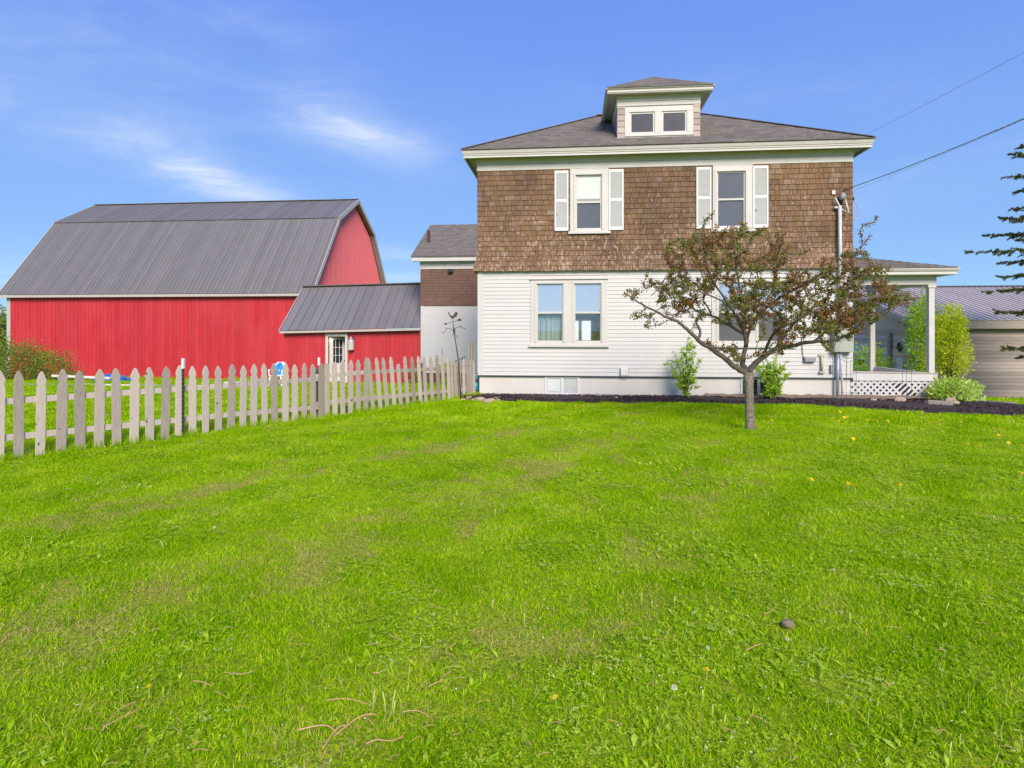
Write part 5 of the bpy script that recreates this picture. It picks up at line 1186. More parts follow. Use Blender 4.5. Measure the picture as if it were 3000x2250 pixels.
def crabapple():
    TY = 10.92
    t = thing('crabapple_tree', 'small spreading crabapple tree with bronze leaves before the house', 'tree', (3.07, TY, 0))
    T = lambda x, y, dy=0: P(1800 + x / 2.44, 620 + y / 2.44, TY + dy)
    nodes = []   # (pos, radius)
    tm = MB()
    base = T(970, 1572)
    trunk = [Vector((base.x, TY, -.06)), Vector((base.x, TY, .12)), T(965, 1400), T(962, 1250), T(958, 1150)]
    tm.tube(trunk, [.105, .082, .074, .075, .088], 14, r=.1)
    fork = trunk[-1] - Vector((0, 0, .03))
    limbs = [  # (points (x,y,depth), r0, r1)
        ([(945, 1150, 0), (880, 1120, -.05), (800, 1060, -.15), (690, 980, -.3), (600, 920, -.4), (520, 840, -.5), (440, 780, -.6), (330, 730, -.7), (200, 665, -.8), (100, 600, -.9)], .058, .010),
        ([(600, 915, -.4), (612, 850, -.2), (585, 790, 0), (620, 745, .2), (690, 735, .3), (640, 640, .45), (650, 520, .55), (600, 380, .6), (560, 250, .6)], .026, .008),
        ([(955, 1140, 0), (915, 1090, .1), (930, 1000, .15), (945, 900, .2), (900, 860, .3), (800, 800, .5), (700, 745, .7), (600, 720, .9), (520, 650, 1.1), (430, 560, 1.2), (400, 430, 1.2)], .050, .009),
        ([(940, 960, .15), (925, 820, 0), (915, 650, -.1), (880, 480, -.2), (860, 300, -.2), (840, 190, -.2)], .034, .008),
        ([(945, 900, .2), (1010, 760, .5), (1090, 640, .8), (1150, 500, 1.0), (1170, 330, 1.1), (1190, 200, 1.1)], .032, .008),
        ([(925, 820, 0), (800, 640, -.5), (700, 480, -.9), (640, 320, -1.1), (600, 190, -1.2), (640, 90, -1.2)], .022, .006),
        ([(965, 1145, 0), (1000, 1090, .05), (1060, 1045, .1), (1150, 985, .15), (1300, 950, .1), (1420, 930, 0), (1560, 920, -.1), (1700, 865, -.2), (1800, 820, -.3), (1930, 740, -.3), (2060, 640, -.3)], .056, .010),
        ([(1150, 985, .15), (1230, 860, .5), (1350, 740, .8), (1500, 620, 1.0), (1650, 520, 1.2), (1800, 420, 1.3), (1930, 360, 1.3)], .030, .008),
        ([(1010, 760, .5), (1120, 660, .1), (1280, 560, -.3), (1420, 480, -.6), (1580, 400, -.8), (1740, 310, -.9)], .026, .007),
        ([(1060, 1040, .1), (1150, 860, -.5), (1300, 780, -.9), (1450, 700, -1.1), (1620, 640, -1.2), (1800, 620, -1.2), (1960, 600, -1.2)], .026, .007),
        ([(945, 900, .2), (880, 780, -.3), (780, 640, -.6), (560, 560, -1.0), (380, 520, -1.2), (260, 600, -1.3)], .022, .006),
        ([(1420, 930, 0), (1560, 820, .4), (1700, 730, .7), (1850, 660, .8), (2000, 620, .8)], .018, .006),
    ]
    for pts, r0, r1 in limbs:
        q = [T(*p) for p in pts]; n = len(q)
        # densify
        dq = []
        for i in range(n - 1):
            a, b = q[i], q[i + 1]
            pa, pb = q[max(0, i - 1)], q[min(n - 1, i + 2)]
            for k in range(4):
                u = k / 4; v = .5 * ((2 * a) + (b - pa) * u + (2 * pa - 5 * a + 4 * b - pb) * u * u + (3 * a - pa - 3 * b + pb) * u ** 3)
                dq.append(v + Vector(rng.normal(0, .006, 3)))
        dq.append(q[-1]); m_ = len(dq)
        rr_ = [r0 + (r1 - r0) * (i / (m_ - 1)) ** .8 for i in range(m_)]
        lmb = MB().tube(dq, rr_, 8, r=.3); lmb.build('limb', 'limb_bark' if r0 < .05 else 'limb_bark', t, smooth=True); nodes += [(p, rr_[i], i / m_) for i, p in enumerate(dq) if i > 5]
    tm.build('trunk', 'bark', t, smooth=True)
    blobs = [(1853, 866, 26, 18), (1882, 923, 30, 13), (1935, 833, 38, 30), (1976, 882, 52, 42), (1984, 743, 36, 48), (1990, 800, 30, 40), (2030, 714, 42, 30), (2062, 755, 38, 38), (2021, 850, 50, 42), (2066, 817, 40, 40), (2087, 714, 42, 25),
             (2169, 682, 85, 20), (2152, 743, 44, 36), (2210, 776, 45, 22), (2284, 727, 28, 52), (2189, 850, 52, 45), (2152, 882, 44, 34), (2251, 850, 60, 42), (2292, 817, 52, 34), (2251, 923, 60, 42), (2189, 927, 30, 50), (2292, 981, 52, 24),
             (2374, 940, 72, 42), (2330, 900, 40, 40), (2394, 817, 72, 32), (2456, 776, 62, 24), (2476, 850, 50, 44), (2456, 923, 72, 38), (2505, 886, 50, 44), (2517, 796, 40, 25), (2497, 747, 34, 14), (2581, 852, 52, 36), (2545, 906, 42, 34), (2653, 874, 42, 15), (2620, 868, 40, 22),
             (2580, 798, 28, 22), (2516, 747, 42, 14), (2454, 979, 62, 18), (2490, 953, 40, 18), (2128, 1017, 20, 20), (2156, 1038, 22, 34), (2218, 1030, 16, 20), (2292, 1038, 18, 7), (2070, 1001, 20, 12), (2427, 1024, 12, 8), (1898, 956, 16, 6), (2110, 930, 30, 20), (2040, 920, 30, 16), (2400, 965, 60, 16), (2480, 945, 60, 16), (2540, 925, 40, 22), (2600, 885, 40, 22), (2330, 860, 50, 30), (2120, 800, 50, 36), (2430, 870, 50, 36), (2260, 760, 50, 30), (2110, 690, 60, 18)]
    tips = []
    for (px, py, rx, ry) in blobs:
        n = max(3, int(rx * ry / 60))
        for k in range(n):
            a = rng.uniform(0, 6.28); q = math.sqrt(rng.uniform(0, 1))
            x, y = px + rx * q * math.cos(a), py + ry * q * math.sin(a)
            edge = 1 - min(1, abs(px - 2220) / 450)
            tips.append(P(x, y, TY + rng.normal(0, .55) * (.55 + .8 * edge)))
    tips += [P(2088, 622, TY - .6), P(2075, 640, TY - .6), P(2062, 665, TY - .6), P(1896, 797, TY), P(1885, 830, TY), P(2568, 637, TY), P(2545, 655, TY), P(2520, 672, TY), P(2548, 690, TY + .3), P(2525, 722, TY + .3), P(2370, 735, TY), P(2355, 740, TY), P(2172, 655, TY - .4), P(2182, 660, TY - .4), P(2100, 660, TY)]
    tips.sort(key=lambda p: (p - fork).length)
    NP = np.array([tuple(p) for p, _, _ in nodes]); tw = MB(); lc, ld = [], []
    for tp in tips:
        # nearest node lying closer to the fork than the tip
        dd = np.linalg.norm(NP - np.array(tp), axis=1); df = np.linalg.norm(NP - np.array(fork), axis=1)
        dd = dd + np.where(df > (tp - fork).length, 3, 0); j = int(np.argmin(dd)); p0 = Vector(NP[j])
        L_ = (tp - p0).length
        pts = bez(p0, tp, Vector(rng.normal(0, .10 * L_ + .01, 3)) + Vector((0, 0, -.06 * L_)), 5)
        tw.tube(pts, [.0075 * (1 - .6 * i / 5) for i in range(6)], 5, cap=False)
        if L_ > .12: NP = np.vstack([NP, np.array([tuple(p) for p in pts[2:]])])
        nl = int(22 + min(L_, 1.1) * 42)
        for k in range(nl):
            u = rng.uniform(.12, 1) ** .7 if L_ < .5 else rng.uniform(.25, 1)
            i = min(4, int(u * 5)); p = pts[i].lerp(pts[i + 1], u * 5 - i)
            out = Vector(rng.normal(0, 1, 3)).normalized() + (pts[i + 1] - pts[i]).normalized() * .9 + Vector((0, 0, .2))
            lc.append(tuple(p + Vector(rng.normal(0, .022, 3)))); ld.append(tuple(out))
    # short spur leaves along the limbs
    for p, r_, u in nodes:
        if u > .35 and rng.uniform() < .55:
            for k in range(4): lc.append(tuple(p + Vector(rng.normal(0, .03, 3)))); ld.append(tuple(Vector(rng.normal(0, 1, 3)) + Vector((0, 0, .8))))
    tw.build('twigs', 'twig', t, kind='stuff')
    lc = np.array(lc); n = len(lc)
    # leaves vary by branch: bronze clusters and greener ones
    rnd = np.clip(.5 - .02 + .26 * np.sin(lc[:, 0] * 5.1 + 2 * np.sin(lc[:, 2] * 7)) + rng.normal(0, .24, n), 0, 1)
    leaves(lc, ld, .044, .0138, 'crab_leaf', 'leaves', t, rnd=rnd)
    bc, bdir = [], []
    for (px, py, s_, k_) in ((2185, 958, 12, 26), (2187, 975, 8, 16), (2271, 978, 14, 22), (2300, 1003, 12, 20), (2144, 724, 12, 16), (2292, 760, 14, 8), (2180, 925, 10, 8)):
        for k in range(k_):
            bc.append(tuple(P(px + rng.normal(0, s_ * .6), py + rng.normal(0, s_ * .5), TY + rng.normal(-.35, .12)))); bdir.append(tuple(rng.normal(0, 1, 3)))
    leaves(bc, bdir, .032, .014, 'blossom', 'blossoms', t)
crabapple()

def sapling(px, py, Y, H, Wd, label, nst, nl, mat='green_leaf', L=.075, W_=.017, seed=1, z0=0.03, name='young_shrub', grp=None, up=.7, low=.15):
    r_ = np.random.default_rng(seed); b = P(px, py, Y); b.z = z0
    o = thing(name, label, 'shrub', tuple(b), grp); st = MB(); lc, ld = [], []
    for s_ in range(nst):
        a = r_.uniform(0, 6.28); q = (s_ + .5) / nst; rad = Wd * math.sqrt(q) * r_.uniform(.6, 1); h = H * (1 - .45 * q) * r_.uniform(.75, 1.05)
        tip = b + Vector((math.cos(a) * rad, math.sin(a) * rad * .7, h))
        pts = bez(b + Vector(r_.normal(0, .02, 3)) * 1.0, tip, Vector((-math.cos(a) * rad * .25, -math.sin(a) * rad * .2, h * .12)), 8)
        st.tube(pts, [.009 * (1 - .75 * i / 8) + .001 for i in range(9)], 5, cap=False)
        # side twigs
        for k in range(6):
            u = r_.uniform(max(low, .2), .92); i = int(u * 8); p = pts[i]; d = Vector(r_.normal(0, 1, 3)); d.z = abs(d.z) * up; d.normalize(); l_ = r_.uniform(.08, .22) * H * .8
            e = p + d * l_; st.tube([p, (p + e) / 2 + Vector((0, 0, .01)), e], [.004, .003, .001], 4, cap=False)
            for j in range(nl):
                v = r_.uniform(.1, 1); lc.append(tuple(p.lerp(e, v) + Vector(r_.normal(0, .012, 3)))); ld.append(tuple(Vector(r_.normal(0, 1, 3)) + d + Vector((0, 0, -.35))))
        for j in range(nl * 2):
            u = r_.uniform(low, 1); i = min(7, int(u * 8)); lc.append(tuple(pts[i].lerp(pts[i + 1], u * 8 - i) + Vector(r_.normal(0, .014, 3)))); ld.append(tuple(Vector(r_.normal(0, 1, 3)) + Vector((0, 0, -.1))))
    st.build('stems', 'twig', o)
    leaves(lc, ld, L, W_, mat, 'leaves', o, sd=seed)
    return o
sapling(2008, 1170, 15.6, 1.62, .60, 'young open shrub with upright leafy stems left of the crabapple trunk', 11, 22, seed=3, grp='young shrubs in the foundation bed')
sapling(2266, 1174, 15.6, 1.30, .66, 'denser young shrub hiding the dark basement window', 13, 20, mat='green_leaf', L=.085, W_=.02, seed=5, grp='young shrubs in the foundation bed', up=.4)
def blob_shrub(c_, rad, n, mat, L, W_, name, label, cat, seed, grp=None, spiky=.25, stems=6, base=None):
    r_ = np.random.default_rng(seed); c_ = Vector(c_); o = thing(name, label, cat, (c_.x, c_.y, base if base is not None else c_.z - rad[2]), grp)
    st = MB(); b = Vector((c_.x, c_.y, (base if base is not None else c_.z - rad[2])))
    nc = max(6, n // 60); cl_ = []
    for k in range(nc):
        d = r_.normal(0, 1, 3); d /= np.linalg.norm(d); q = r_.uniform(.55, 1.0) ** .6
        p = np.array(c_) + d * np.array(rad) * q * (1 + r_.uniform(-spiky, spiky)); cl_.append(p)
        if k % 3 == 0: st.tube(bez(b + Vector(r_.normal(0, .03, 3)) , Vector(p), Vector((0, 0, .1 * rad[2])), 4), [.012, .009, .006, .004, .002], 4, cap=False)
    cl_ = np.array(cl_); idx = r_.integers(0, nc, n); s_ = .19 * np.array(rad)
    P_ = cl_[idx] + r_.normal(0, 1, (n, 3)) * s_; D = (P_ - np.array(c_)) / np.array(rad) + r_.normal(0, .7, (n, 3)); D[:, 2] += .25
    cr_ = r_.uniform(0, 1, nc); rnd = np.clip(cr_[idx] * .55 + r_.uniform(0, .5, n), 0, 1)
    keep = P_[:, 2] > b.z - .02
    st.build('stems', 'twig', o); leaves(P_[keep], D[keep], L, W_, mat, 'leaves', o, sd=seed, rnd=rnd[keep])
    return o
# bright shrub by the porch and paler one behind it, low clump
q = P(2790, 1000, 17.3)
blob_shrub((P(2778, 1010, 17.6).x, 17.6, P(0, 1012, 17.6 * .93).z), (.36, .42, .74), 5000, 'yellow_leaf', .075, .02, 'spring_shrub', 'tall bright yellow green shrub right of the porch post', 'shrub', 21, base=-.1, spiky=.6)
blob_shrub((P(2800, 945, 17.6).x, 17.6, P(0, 950, 17.0).z), (.26, .3, .40), 2200, 'yellow_leaf', .065, .017, 'spring_shrub', 'upper leafy shoots of the bright shrub above the porch parapet', 'shrub', 22, base=.2, spiky=.4)
blob_shrub((P(2700, 1000, 20.0).x, 20.0, P(0, 985, 19.2).z), (.36, .4, 1.15), 5200, 'green_leaf', .085, .022, 'lilac_shrub', 'taller darker green shrub seen between the porch posts', 'shrub', 23, base=-.4, spiky=.2)
blob_shrub((P(2535, 1060, 21.0).x, 21.0, P(0, 1065, 20).z), (.62, .4, .62), 3000, 'green_leaf', .09, .024, 'lilac_shrub', 'leafy green shrub before the white garage door', 'shrub', 24, base=-.6, spiky=.35)
g = G(2795, 1176); blob_shrub((P(2798, 1150, 15.9).x, 15.9, .18), (.50, .36, .31), 5000, 'hosta', .085, .026, 'low_shrub', 'low rounded shrub with pale edged leaves at the porch corner', 'shrub', 25, base=0, spiky=.15)
# bushes left of the barn
blob_shrub((P(30, 1060, 27.0).x, 27, P(0, 1066, 29).z), (1.9, 1.2, 1.05), 6500, 'bush_leaf', .10, .03, 'wild_bush', 'big green bush at the left edge before the barn corner', 'bush', 31, base=-.8, spiky=.35)
blob_shrub((P(140, 1080, 27.0).x, 27, P(0, 1080, 29).z), (1.25, 1.0, .80), 3200, 'bush_leaf', .10, .028, 'wild_bush', 'sparser reddish green bush against the red barn wall', 'bush', 32, base=-.8, spiky=.5)
blob_shrub((P(215, 1108, 26.5).x, 26.5, -.50), (.55, .4, .24), 500, 'bush_leaf', .09, .028, 'weed_clump', 'low weed clump beside the blue tarp', 'plant', 33, base=-.7, spiky=.4)
blob_shrub((-6.05 + .7, 26.4, -.15), (.42, .35, .42), 1300, 'yellow_leaf', .07, .02, 'yellow_shrub', 'small yellow green shrub at the foot of the rear wing', 'shrub', 34, base=-.6, spiky=.3)
blob_shrub((-6.9, 26.3, -.2), (.45, .35, .32), 700, 'bush_leaf', .07, .02, 'flowering_plant', 'dull reddish plant where the shed meets the rear wing', 'plant', 35, base=-.6, spiky=.4)
# far trees at the left edge
def far_tree(x, y, H, r_, label, sd):
    o = thing('distant_tree', label, 'tree', (x, y, -1.4), 'distant trees beyond the barn')
    MB().tube([(x, y, -1.6), (x, y, H * .6)], [.35, .15], 8).build('trunk', 'bark', o)
    rg = np.random.default_rng(sd); n = 4500; c0 = rg.normal(0, 1, (60, 3)); c0 /= np.linalg.norm(c0, axis=1)[:, None]; c0 = c0 * rg.uniform(.4, 1, (60, 1)) * np.array([r_, r_, H * .38]) + np.array([x, y, H * .55 - 1])
    idx = rg.integers(0, 60, n); leaves(c0[idx] + rg.normal(0, .5, (n, 3)), rg.normal(0, 1, (n, 3)), .4, .15, 'bush_leaf', 'crown', o, sd=sd)
for i, (px, Y, H) in enumerate(((-10, 62, 4.2), (-60, 70, 6), (-130, 60, 5.5), (14, 78, 3.4))):
    q = P(px, 967, Y); far_tree(q.x, Y, H, 3.4, ('pale spring tree just left of the barn corner', 'tall tree beyond the barn at the frame edge', 'broad tree beyond the barn past the frame edge', 'low tree far beyond the barn corner')[i], 50 + i)

# spruce at the right edge
def spruce():
    TX, TYy = P(3190, 967, 18.5).x, 18.5; t = thing('spruce_tree', 'dark spruce whose sparse branches reach in from the right edge', 'tree', (TX, TYy, 0))
    MB().tube([(TX, TYy, -.5), (TX + .03, TYy, 4.5), (TX, TYy, 10.6)], [.20, .14, .02], 10).build('trunk', 'bark', t, smooth=True)
    br = MB(); c_, d_ = [], []
    rg = np.random.default_rng(8)
    spec = [(2965, 450), (2990, 430), (2952, 518), (2962, 612), (2920, 638), (2893, 688), (2826, 738), (2932, 768), (2938, 812), (2897, 855), (2912, 912), (2940, 1018), (2990, 1045), (2985, 560), (2975, 700)]
    ends = [P(px, py, TYy + rg.normal(0, .35)) for px, py in spec]
    zt = 10.4
    for k in range(110):
        a = rg.uniform(-1.35, 1.75); z = rg.uniform(.4, 10.0)   # away from the lens side, out of frame
        r_ = (zt - z) * .27 + .25; ends.append(Vector((TX + abs(math.cos(a)) * r_, TYy + math.sin(a) * r_, z)))
    for e in ends:
        b = Vector((TX, TYy, min(9.9, e.z + .28))); pts = bez(b, e, Vector((0, 0, rg.uniform(-.28, .02))), 9); br.tube(pts, [.018 - .0016 * i for i in range(10)], 5, cap=False)
        Ln = (e - b).length
        for i in range(2, 10):
            for s_ in range(10 if i < 8 else 6):
                p = pts[i].lerp(pts[i - 1], rng.uniform(0, 1)); d = (pts[i] - pts[i - 1]).normalized(); sd_ = Vector((-d.y, d.x, 0)) * (1 if s_ % 2 else -1); v = (d * rg.uniform(.5, 1) + sd_ * rg.uniform(.0, .9) + Vector((0, 0, rg.uniform(-.55, .25)))).normalized(); l_ = rg.uniform(.09, .44) * (1 - .075 * i) * min(1.3, Ln)
                q = p + v * l_; br.tube([p, q], [.004, .002], 4, cap=False)
                for j in range(int(50 * l_ / .12)):
                    u = rg.uniform(0, 1); c_.append(tuple(p.lerp(q, u) + Vector(rg.normal(0, .006, 3)))); w_ = Vector(rg.normal(0, 1, 3)); d_.append(tuple(v * .8 + w_ * .7))
    br.build('branches', 'twig', t, kind='stuff'); leaves(c_, d_, .052, .0095, 'needle', 'needles', t, sd=9)
spruce()

# ------------------------------------------------------------------ grass
def blade_mesh(name, n, rad, h0, h1, w, mat, lie=0.25, seed=0, broad=0.0, shift=0.0):
    r_ = np.random.default_rng(seed)
    a = r_.uniform(0, 6.283, n); q = np.sqrt(r_.uniform(0, 1, n)) * rad; b = np.stack([np.cos(a) * q, np.sin(a) * q, np.full(n, -.008)], 1)
    h = r_.uniform(h0, h1, n); la = r_.uniform(0, 6.283, n); le_ = np.abs(r_.normal(0, lie, n)) + .05
    d = np.stack([np.cos(la) * le_, np.sin(la) * le_, np.ones(n)], 1); d /= np.linalg.norm(d, axis=1)[:, None]
    fa_ = r_.uniform(0, 6.283, n); s_ = np.stack([np.cos(fa_), np.sin(fa_), np.zeros(n)], 1) * (w * r_.uniform(.6, 1.3, n))[:, None] * .5
    mid = b + d * (h * .55)[:, None]; d2 = d + np.stack([np.cos(la), np.sin(la), np.zeros(n)], 1) * (r_.uniform(.1, .9, n))[:, None]; d2 /= np.linalg.norm(d2, axis=1)[:, None]
    tip = mid + d2 * (h * .5)[:, None]
    V = np.stack([b - s_, b + s_, mid + s_ * .9, tip, mid - s_ * .9], 1); rn = np.clip(r_.beta(1.3, 1.5, n) + shift + (r_.uniform(0, 1, n) > .95) * .5, 0, 1)
    V = V.reshape(-1, 3); me = bpy.data.meshes.new(name)
    nf = n; me.vertices.add(n * 5); me.vertices.foreach_set('co', V.reshape(-1).astype(np.float32))
    li = (np.arange(n)[:, None] * 5 + np.array([0, 1, 2, 4, 4, 2, 3])[None]).reshape(-1)
    me.loops.add(n * 7); me.loops.foreach_set('vertex_index', li.astype(np.int32)); me.polygons.add(2 * n)
    ls = (np.arange(n)[:, None] * 7 + np.array([0, 4])[None]).reshape(-1); me.polygons.foreach_set('loop_start', ls.astype(np.int32)); me.update(calc_edges=True)
    at = me.attributes.new('rnd', 'FLOAT', 'POINT'); at.data.foreach_set('value', np.repeat(rn, 5).astype(np.float32)); me.materials.append(M[mat])
    return me
def join_me(name, mes):
    """join meshes keeping materials and rnd"""
    vs, fs, rn, mi, mats = [], [], [], [], []
    for k, me in enumerate(mes):
        o = len(vs); vs += [tuple(v.co) for v in me.vertices]; fs += [tuple(i + o for i in p.vertices) for p in me.polygons]; rn += [d.value for d in me.attributes['rnd'].data]; mi += [k] * len(me.polygons); mats.append(me.materials[0])
    out = bpy.data.meshes.new(name); out.from_pydata(vs, [], fs); a = out.attributes.new('rnd', 'FLOAT', 'POINT'); a.data.foreach_set('value', rn)
    for m_ in mats: out.materials.append(m_)
    out.polygons.foreach_set('material_index', mi); out.update(); return out
def weed_me(seed, n=26, rad=.16):
    r_ = np.random.default_rng(seed); Vs = []; rn = []
    for k in range(n):
        a = r_.uniform(0, 6.28); q = math.sqrt(r_.uniform()) * rad; p = np.array([math.cos(a) * q, math.sin(a) * q, r_.uniform(.025, .05)]); nl = 3; c_ = r_.uniform()
        big = r_.uniform(.006, .012)
        for j in range(nl):
            t = a * 3 + j * 2.09; u = np.array([math.cos(t), math.sin(t), r_.uniform(-.1, .5)]); s_ = np.array([-math.sin(t), math.cos(t), r_.uniform(-.2, .2)])
            Vs.append([p, p + u * big + s_ * big * .6, p + u * big * 1.9, p + u * big - s_ * big * .6]); rn.append(min(1, max(0, c_ + r_.uniform(-.15, .15))))
    V = np.array(Vs); m_, k_ = V.shape[:2]; me = bpy.data.meshes.new('w'); me.from_pydata([tuple(v) for v in V.reshape(-1, 3)], [], [tuple(range(i * 4, i * 4 + 4)) for i in range(m_)])
    at = me.attributes.new('rnd', 'FLOAT', 'POINT'); at.data.foreach_set('value', np.repeat(rn, 4).astype(np.float32)); me.materials.append(M['weed']); return me
def broad_me(seed, n=10, rad=.15):
    """rosettes of long dandelion or plantain leaves"""
    r_ = np.random.default_rng(seed); Vs = []; rn = []
    for k in range(n):
        a = r_.uniform(0, 6.28); q = math.sqrt(r_.uniform()) * rad; p = np.array([math.cos(a) * q, math.sin(a) * q, .01])
        t = r_.uniform(0, 6.28); l = r_.uniform(.028, .055); w = l * r_.uniform(.16, .28); e = r_.uniform(.4, 1.2)
        u = np.array([math.cos(t), math.sin(t), e]); u /= np.linalg.norm(u); u2 = np.array([math.cos(t), math.sin(t), e * .2]); u2 /= np.linalg.norm(u2); s_ = np.array([-math.sin(t), math.cos(t), 0]) * w
        m_ = p + u * l * .6; Vs += [[p - s_ * .3, p + s_ * .3, m_ + s_, m_ - s_], [m_ - s_, m_ + s_, m_ + u2 * l * .5 + s_ * .15, m_ + u2 * l * .5 - s_ * .15]]; c_ = r_.uniform(); rn += [c_, min(1, c_ + .05)]
    me = bpy.data.meshes.new('w'); V = np.array(Vs); me.from_pydata([tuple(v) for v in V.reshape(-1, 3)], [], [tuple(range(i * 4, i * 4 + 4)) for i in range(len(V))])
    at = me.attributes.new('rnd', 'FLOAT', 'POINT'); at.data.foreach_set('value', np.repeat(rn, 4).astype(np.float32)); me.materials.append(M['weed']); return me
src = []
for k in range(3): src.append(blade_mesh('g', 620, .21, .024, .054, .0048, 'grass', .75, k))                                   # 0-2 plain turf
for k in range(2): src.append(join_me('gw', [blade_mesh('g', 430, .21, .022, .05, .0043, 'grass', .8, 10 + k), weed_me(k, 75, .19)]))      # 3-4 clover
for k in range(2): src.append(join_me('gb', [blade_mesh('g', 430, .21, .022, .054, .0045, 'grass', .75, 20 + k), broad_me(k, 34, .19), weed_me(7 + k, 26, .18)]))   # 5-6 rosettes
for k in range(2): src.append(join_me('gd', [blade_mesh('g', 170, .21, .015, .036, .0045, 'grass', .7, 30 + k), blade_mesh('d', 400, .21, .016, .055, .0050, 'dry_grass', 1.6, 33 + k)]))  # 7-8 dry
src.append(join_me('gl', [blade_mesh('g', 280, .21, .05, .12, .0055, 'grass', .4, 40), broad_me(5, 8, .15)]))                              # 9 long
src.append(blade_mesh('g', 380, .24, .03, .05, .009, 'grass', .5, 50))                                                                   # 10-11 coarse, far
src.append(blade_mesh('g', 380, .24, .03, .055, .009, 'grass', .7, 51, shift=.08))
gcoll = bpy.data.collections.new('grass_sources')
for i, me in enumerate(src):
    me.name = 'grass_tile'; o = bpy.data.objects.new('grass_tile_%02d' % i, me); gcoll.objects.link(o)
bandA = [(-4.83, 4.77), (-4.39, 5.55), (-3.95, 6.36), (-2.86, 7.61), (-1.94, 8.96), (-.99, 10.18), (-.2, 11.4)]
bandB = [(-3.15, 2.9), (-3.0, 3.3), (-2.88, 3.64), (-2.46, 3.96), (-1.98, 4.77), (-1.39, 5.42), (-.74, 7.24), (.12, 8.73), (.9, 10.5)]
bandC = [(-1.2, 2.6), (.2, 4.0), (1.2, 5.8), (2.0, 7.5), (2.6, 9.5)]
def seg_d(p, poly):
    best = 9
    for a, b in zip(poly, poly[1:]):
        ax, ay = a; bx, by = b; t = ((p[0] - ax) * (bx - ax) + (p[1] - ay) * (by - ay)) / ((bx - ax) ** 2 + (by - ay) ** 2); t = min(1, max(0, t))
        best = min(best, math.hypot(p[0] - ax - t * (bx - ax), p[1] - ay - t * (by - ay)))
    return best
def sn(x, y, s_=1.0, o=0): return .5 + .5 * math.sin(x * 1.9 * s_ + 2.1 * math.sin(y * 1.3 * s_ + o)) * math.sin(y * 1.7 * s_ + 1.7 * math.sin(x * 1.1 * s_ + o * 2))
def blocked(x, y):
    if in_bed(x, y): return True
    if HX0 < x < HX1 and 16.1 < y < 28: return True
    if HX1 <= x < 9.0 and 16.1 < y < 19.6: return True
    if EX0 < x < EX1 and y > 27: return True
    if SX0 < x < SX1 and 27.1 < y: return True
    if BX0 < x < BX1 + .3 and y > BY: return True
    if x > GX0 and y > GY: return True
    if y > 18 and x < -7.9 and abs(y - 20.9 - .35 * math.sin(x * .3)) < 1.0 * min(1, (-7.9 - x) / 3 + .1): return True
    return False
pts, idx, sc, rt = [], [], [], []
def addp(x, y, i, s_, sz=None): pts.append((x, y, ground_z(x, y))); idx.append(i); sc.append((s_, s_, sz if sz is not None else s_)); rt.append((random.uniform(-.06, .06), random.uniform(-.06, .06), random.uniform(0, 6.28)))
def field(y0, y1, step, s_, xl, xr, far=False):
    y = y0
    while y < y1:
        x = xl(y)
        while x < xr(y):
            X, Y = x + random.uniform(-.5, .5) * step, y + random.uniform(-.5, .5) * step
            if not blocked(X, Y):
                dA, dB, dC = seg_d((X, Y), bandA), seg_d((X, Y), bandB), seg_d((X, Y), bandC); u = random.random()
                wA = .22 + .22 * sn(X, Y, 2.0)
                if Y < 13 and ((dA < wA and u < .30 + .5 * sn(X, Y, 2.6, 5)) or (dB < wA * 1.5 and u < .34 + .5 * sn(X, Y, 2.2, 2)) or (dC < .3 and u < .35)): i = random.choice((7, 8))
                elif u < .035: i = random.choice((7, 8))
                elif far: i = random.choice((10, 11, 10, 11, 0, 1))
                elif X > -1.2 and sn(X, Y, .9, 1) > .45 and u < .60: i = random.choice((3, 4, 5, 6))
                elif u < .22: i = random.choice((3, 4, 5, 6))
                else: i = random.choice((0, 1, 2))
                hz = s_ * (.66 + .36 * sn(X, Y, 1.4, 3) + random.uniform(-.15, .2)); hz *= .7 if i in (7, 8) else 1
                addp(X, Y, i, s_ * random.uniform(.9, 1.15), hz)
            x += step
        y += step
field(1.6, 7.0, .20, .95, lambda y: -y * .98 - 2.4, lambda y: y * .86 + 3.4)
field(7.0, 11.5, .27, 1.15, lambda y: -min(y * .98 + 1.5, 8.2) , lambda y: y * .84 + 3.6)
field(11.5, 16.4, .33, 1.25, lambda y: -7.5, lambda y: y * .84 + 3.6, True)
field(16.4, 24, .42, 1.7, lambda y: 8.8, lambda y: y * .84 + 4, True)
field(8.0, 17.0, .42, 1.7, lambda y: -y * .98 - 3, lambda y: -min(7.2, 7.4), True)
field(17.0, 32.3, .60, 2.3, lambda y: -y * .98 - 3, lambda y: -2.5, True)
# long uncut grass under the fence line
for q0, q1, n in ((A0, A1, 80), (A1, B1, 45)):
    for k in range(n):
        t_ = random.uniform(-.12, 1) if q0 is A0 else random.uniform(0, .95); p = L2(q0, q1, t_, 0); nn = nA if q0 is A0 else nB; o_ = random.uniform(.04, .30); addp(p.x + nn.x * o_, p.y + nn.y * o_, 9, random.uniform(.7, 1.1), random.uniform(1.1, 2.1))
for k in range(14): addp(-2.75 + random.uniform(-.15, .3), 15.9 + random.uniform(-.3, .2), 9, .8, random.uniform(1.0, 1.8))
for k in range(60):  # along walls of shed and barn
    x = random.uniform(-31, -3.9); yb_ = BY - .15 if x < -14 else SY - .12; addp(x, yb_, 9, 1.4, random.uniform(1.5, 3.0))
for k in range(26): addp(3.07 + random.gauss(0, .12), 10.92 + random.gauss(0, .12), 9, .45, random.uniform(.5, .9))
me = bpy.data.meshes.new('lawn_grass'); me.vertices.add(len(pts)); me.vertices.foreach_set('co', np.array(pts, np.float32).reshape(-1))
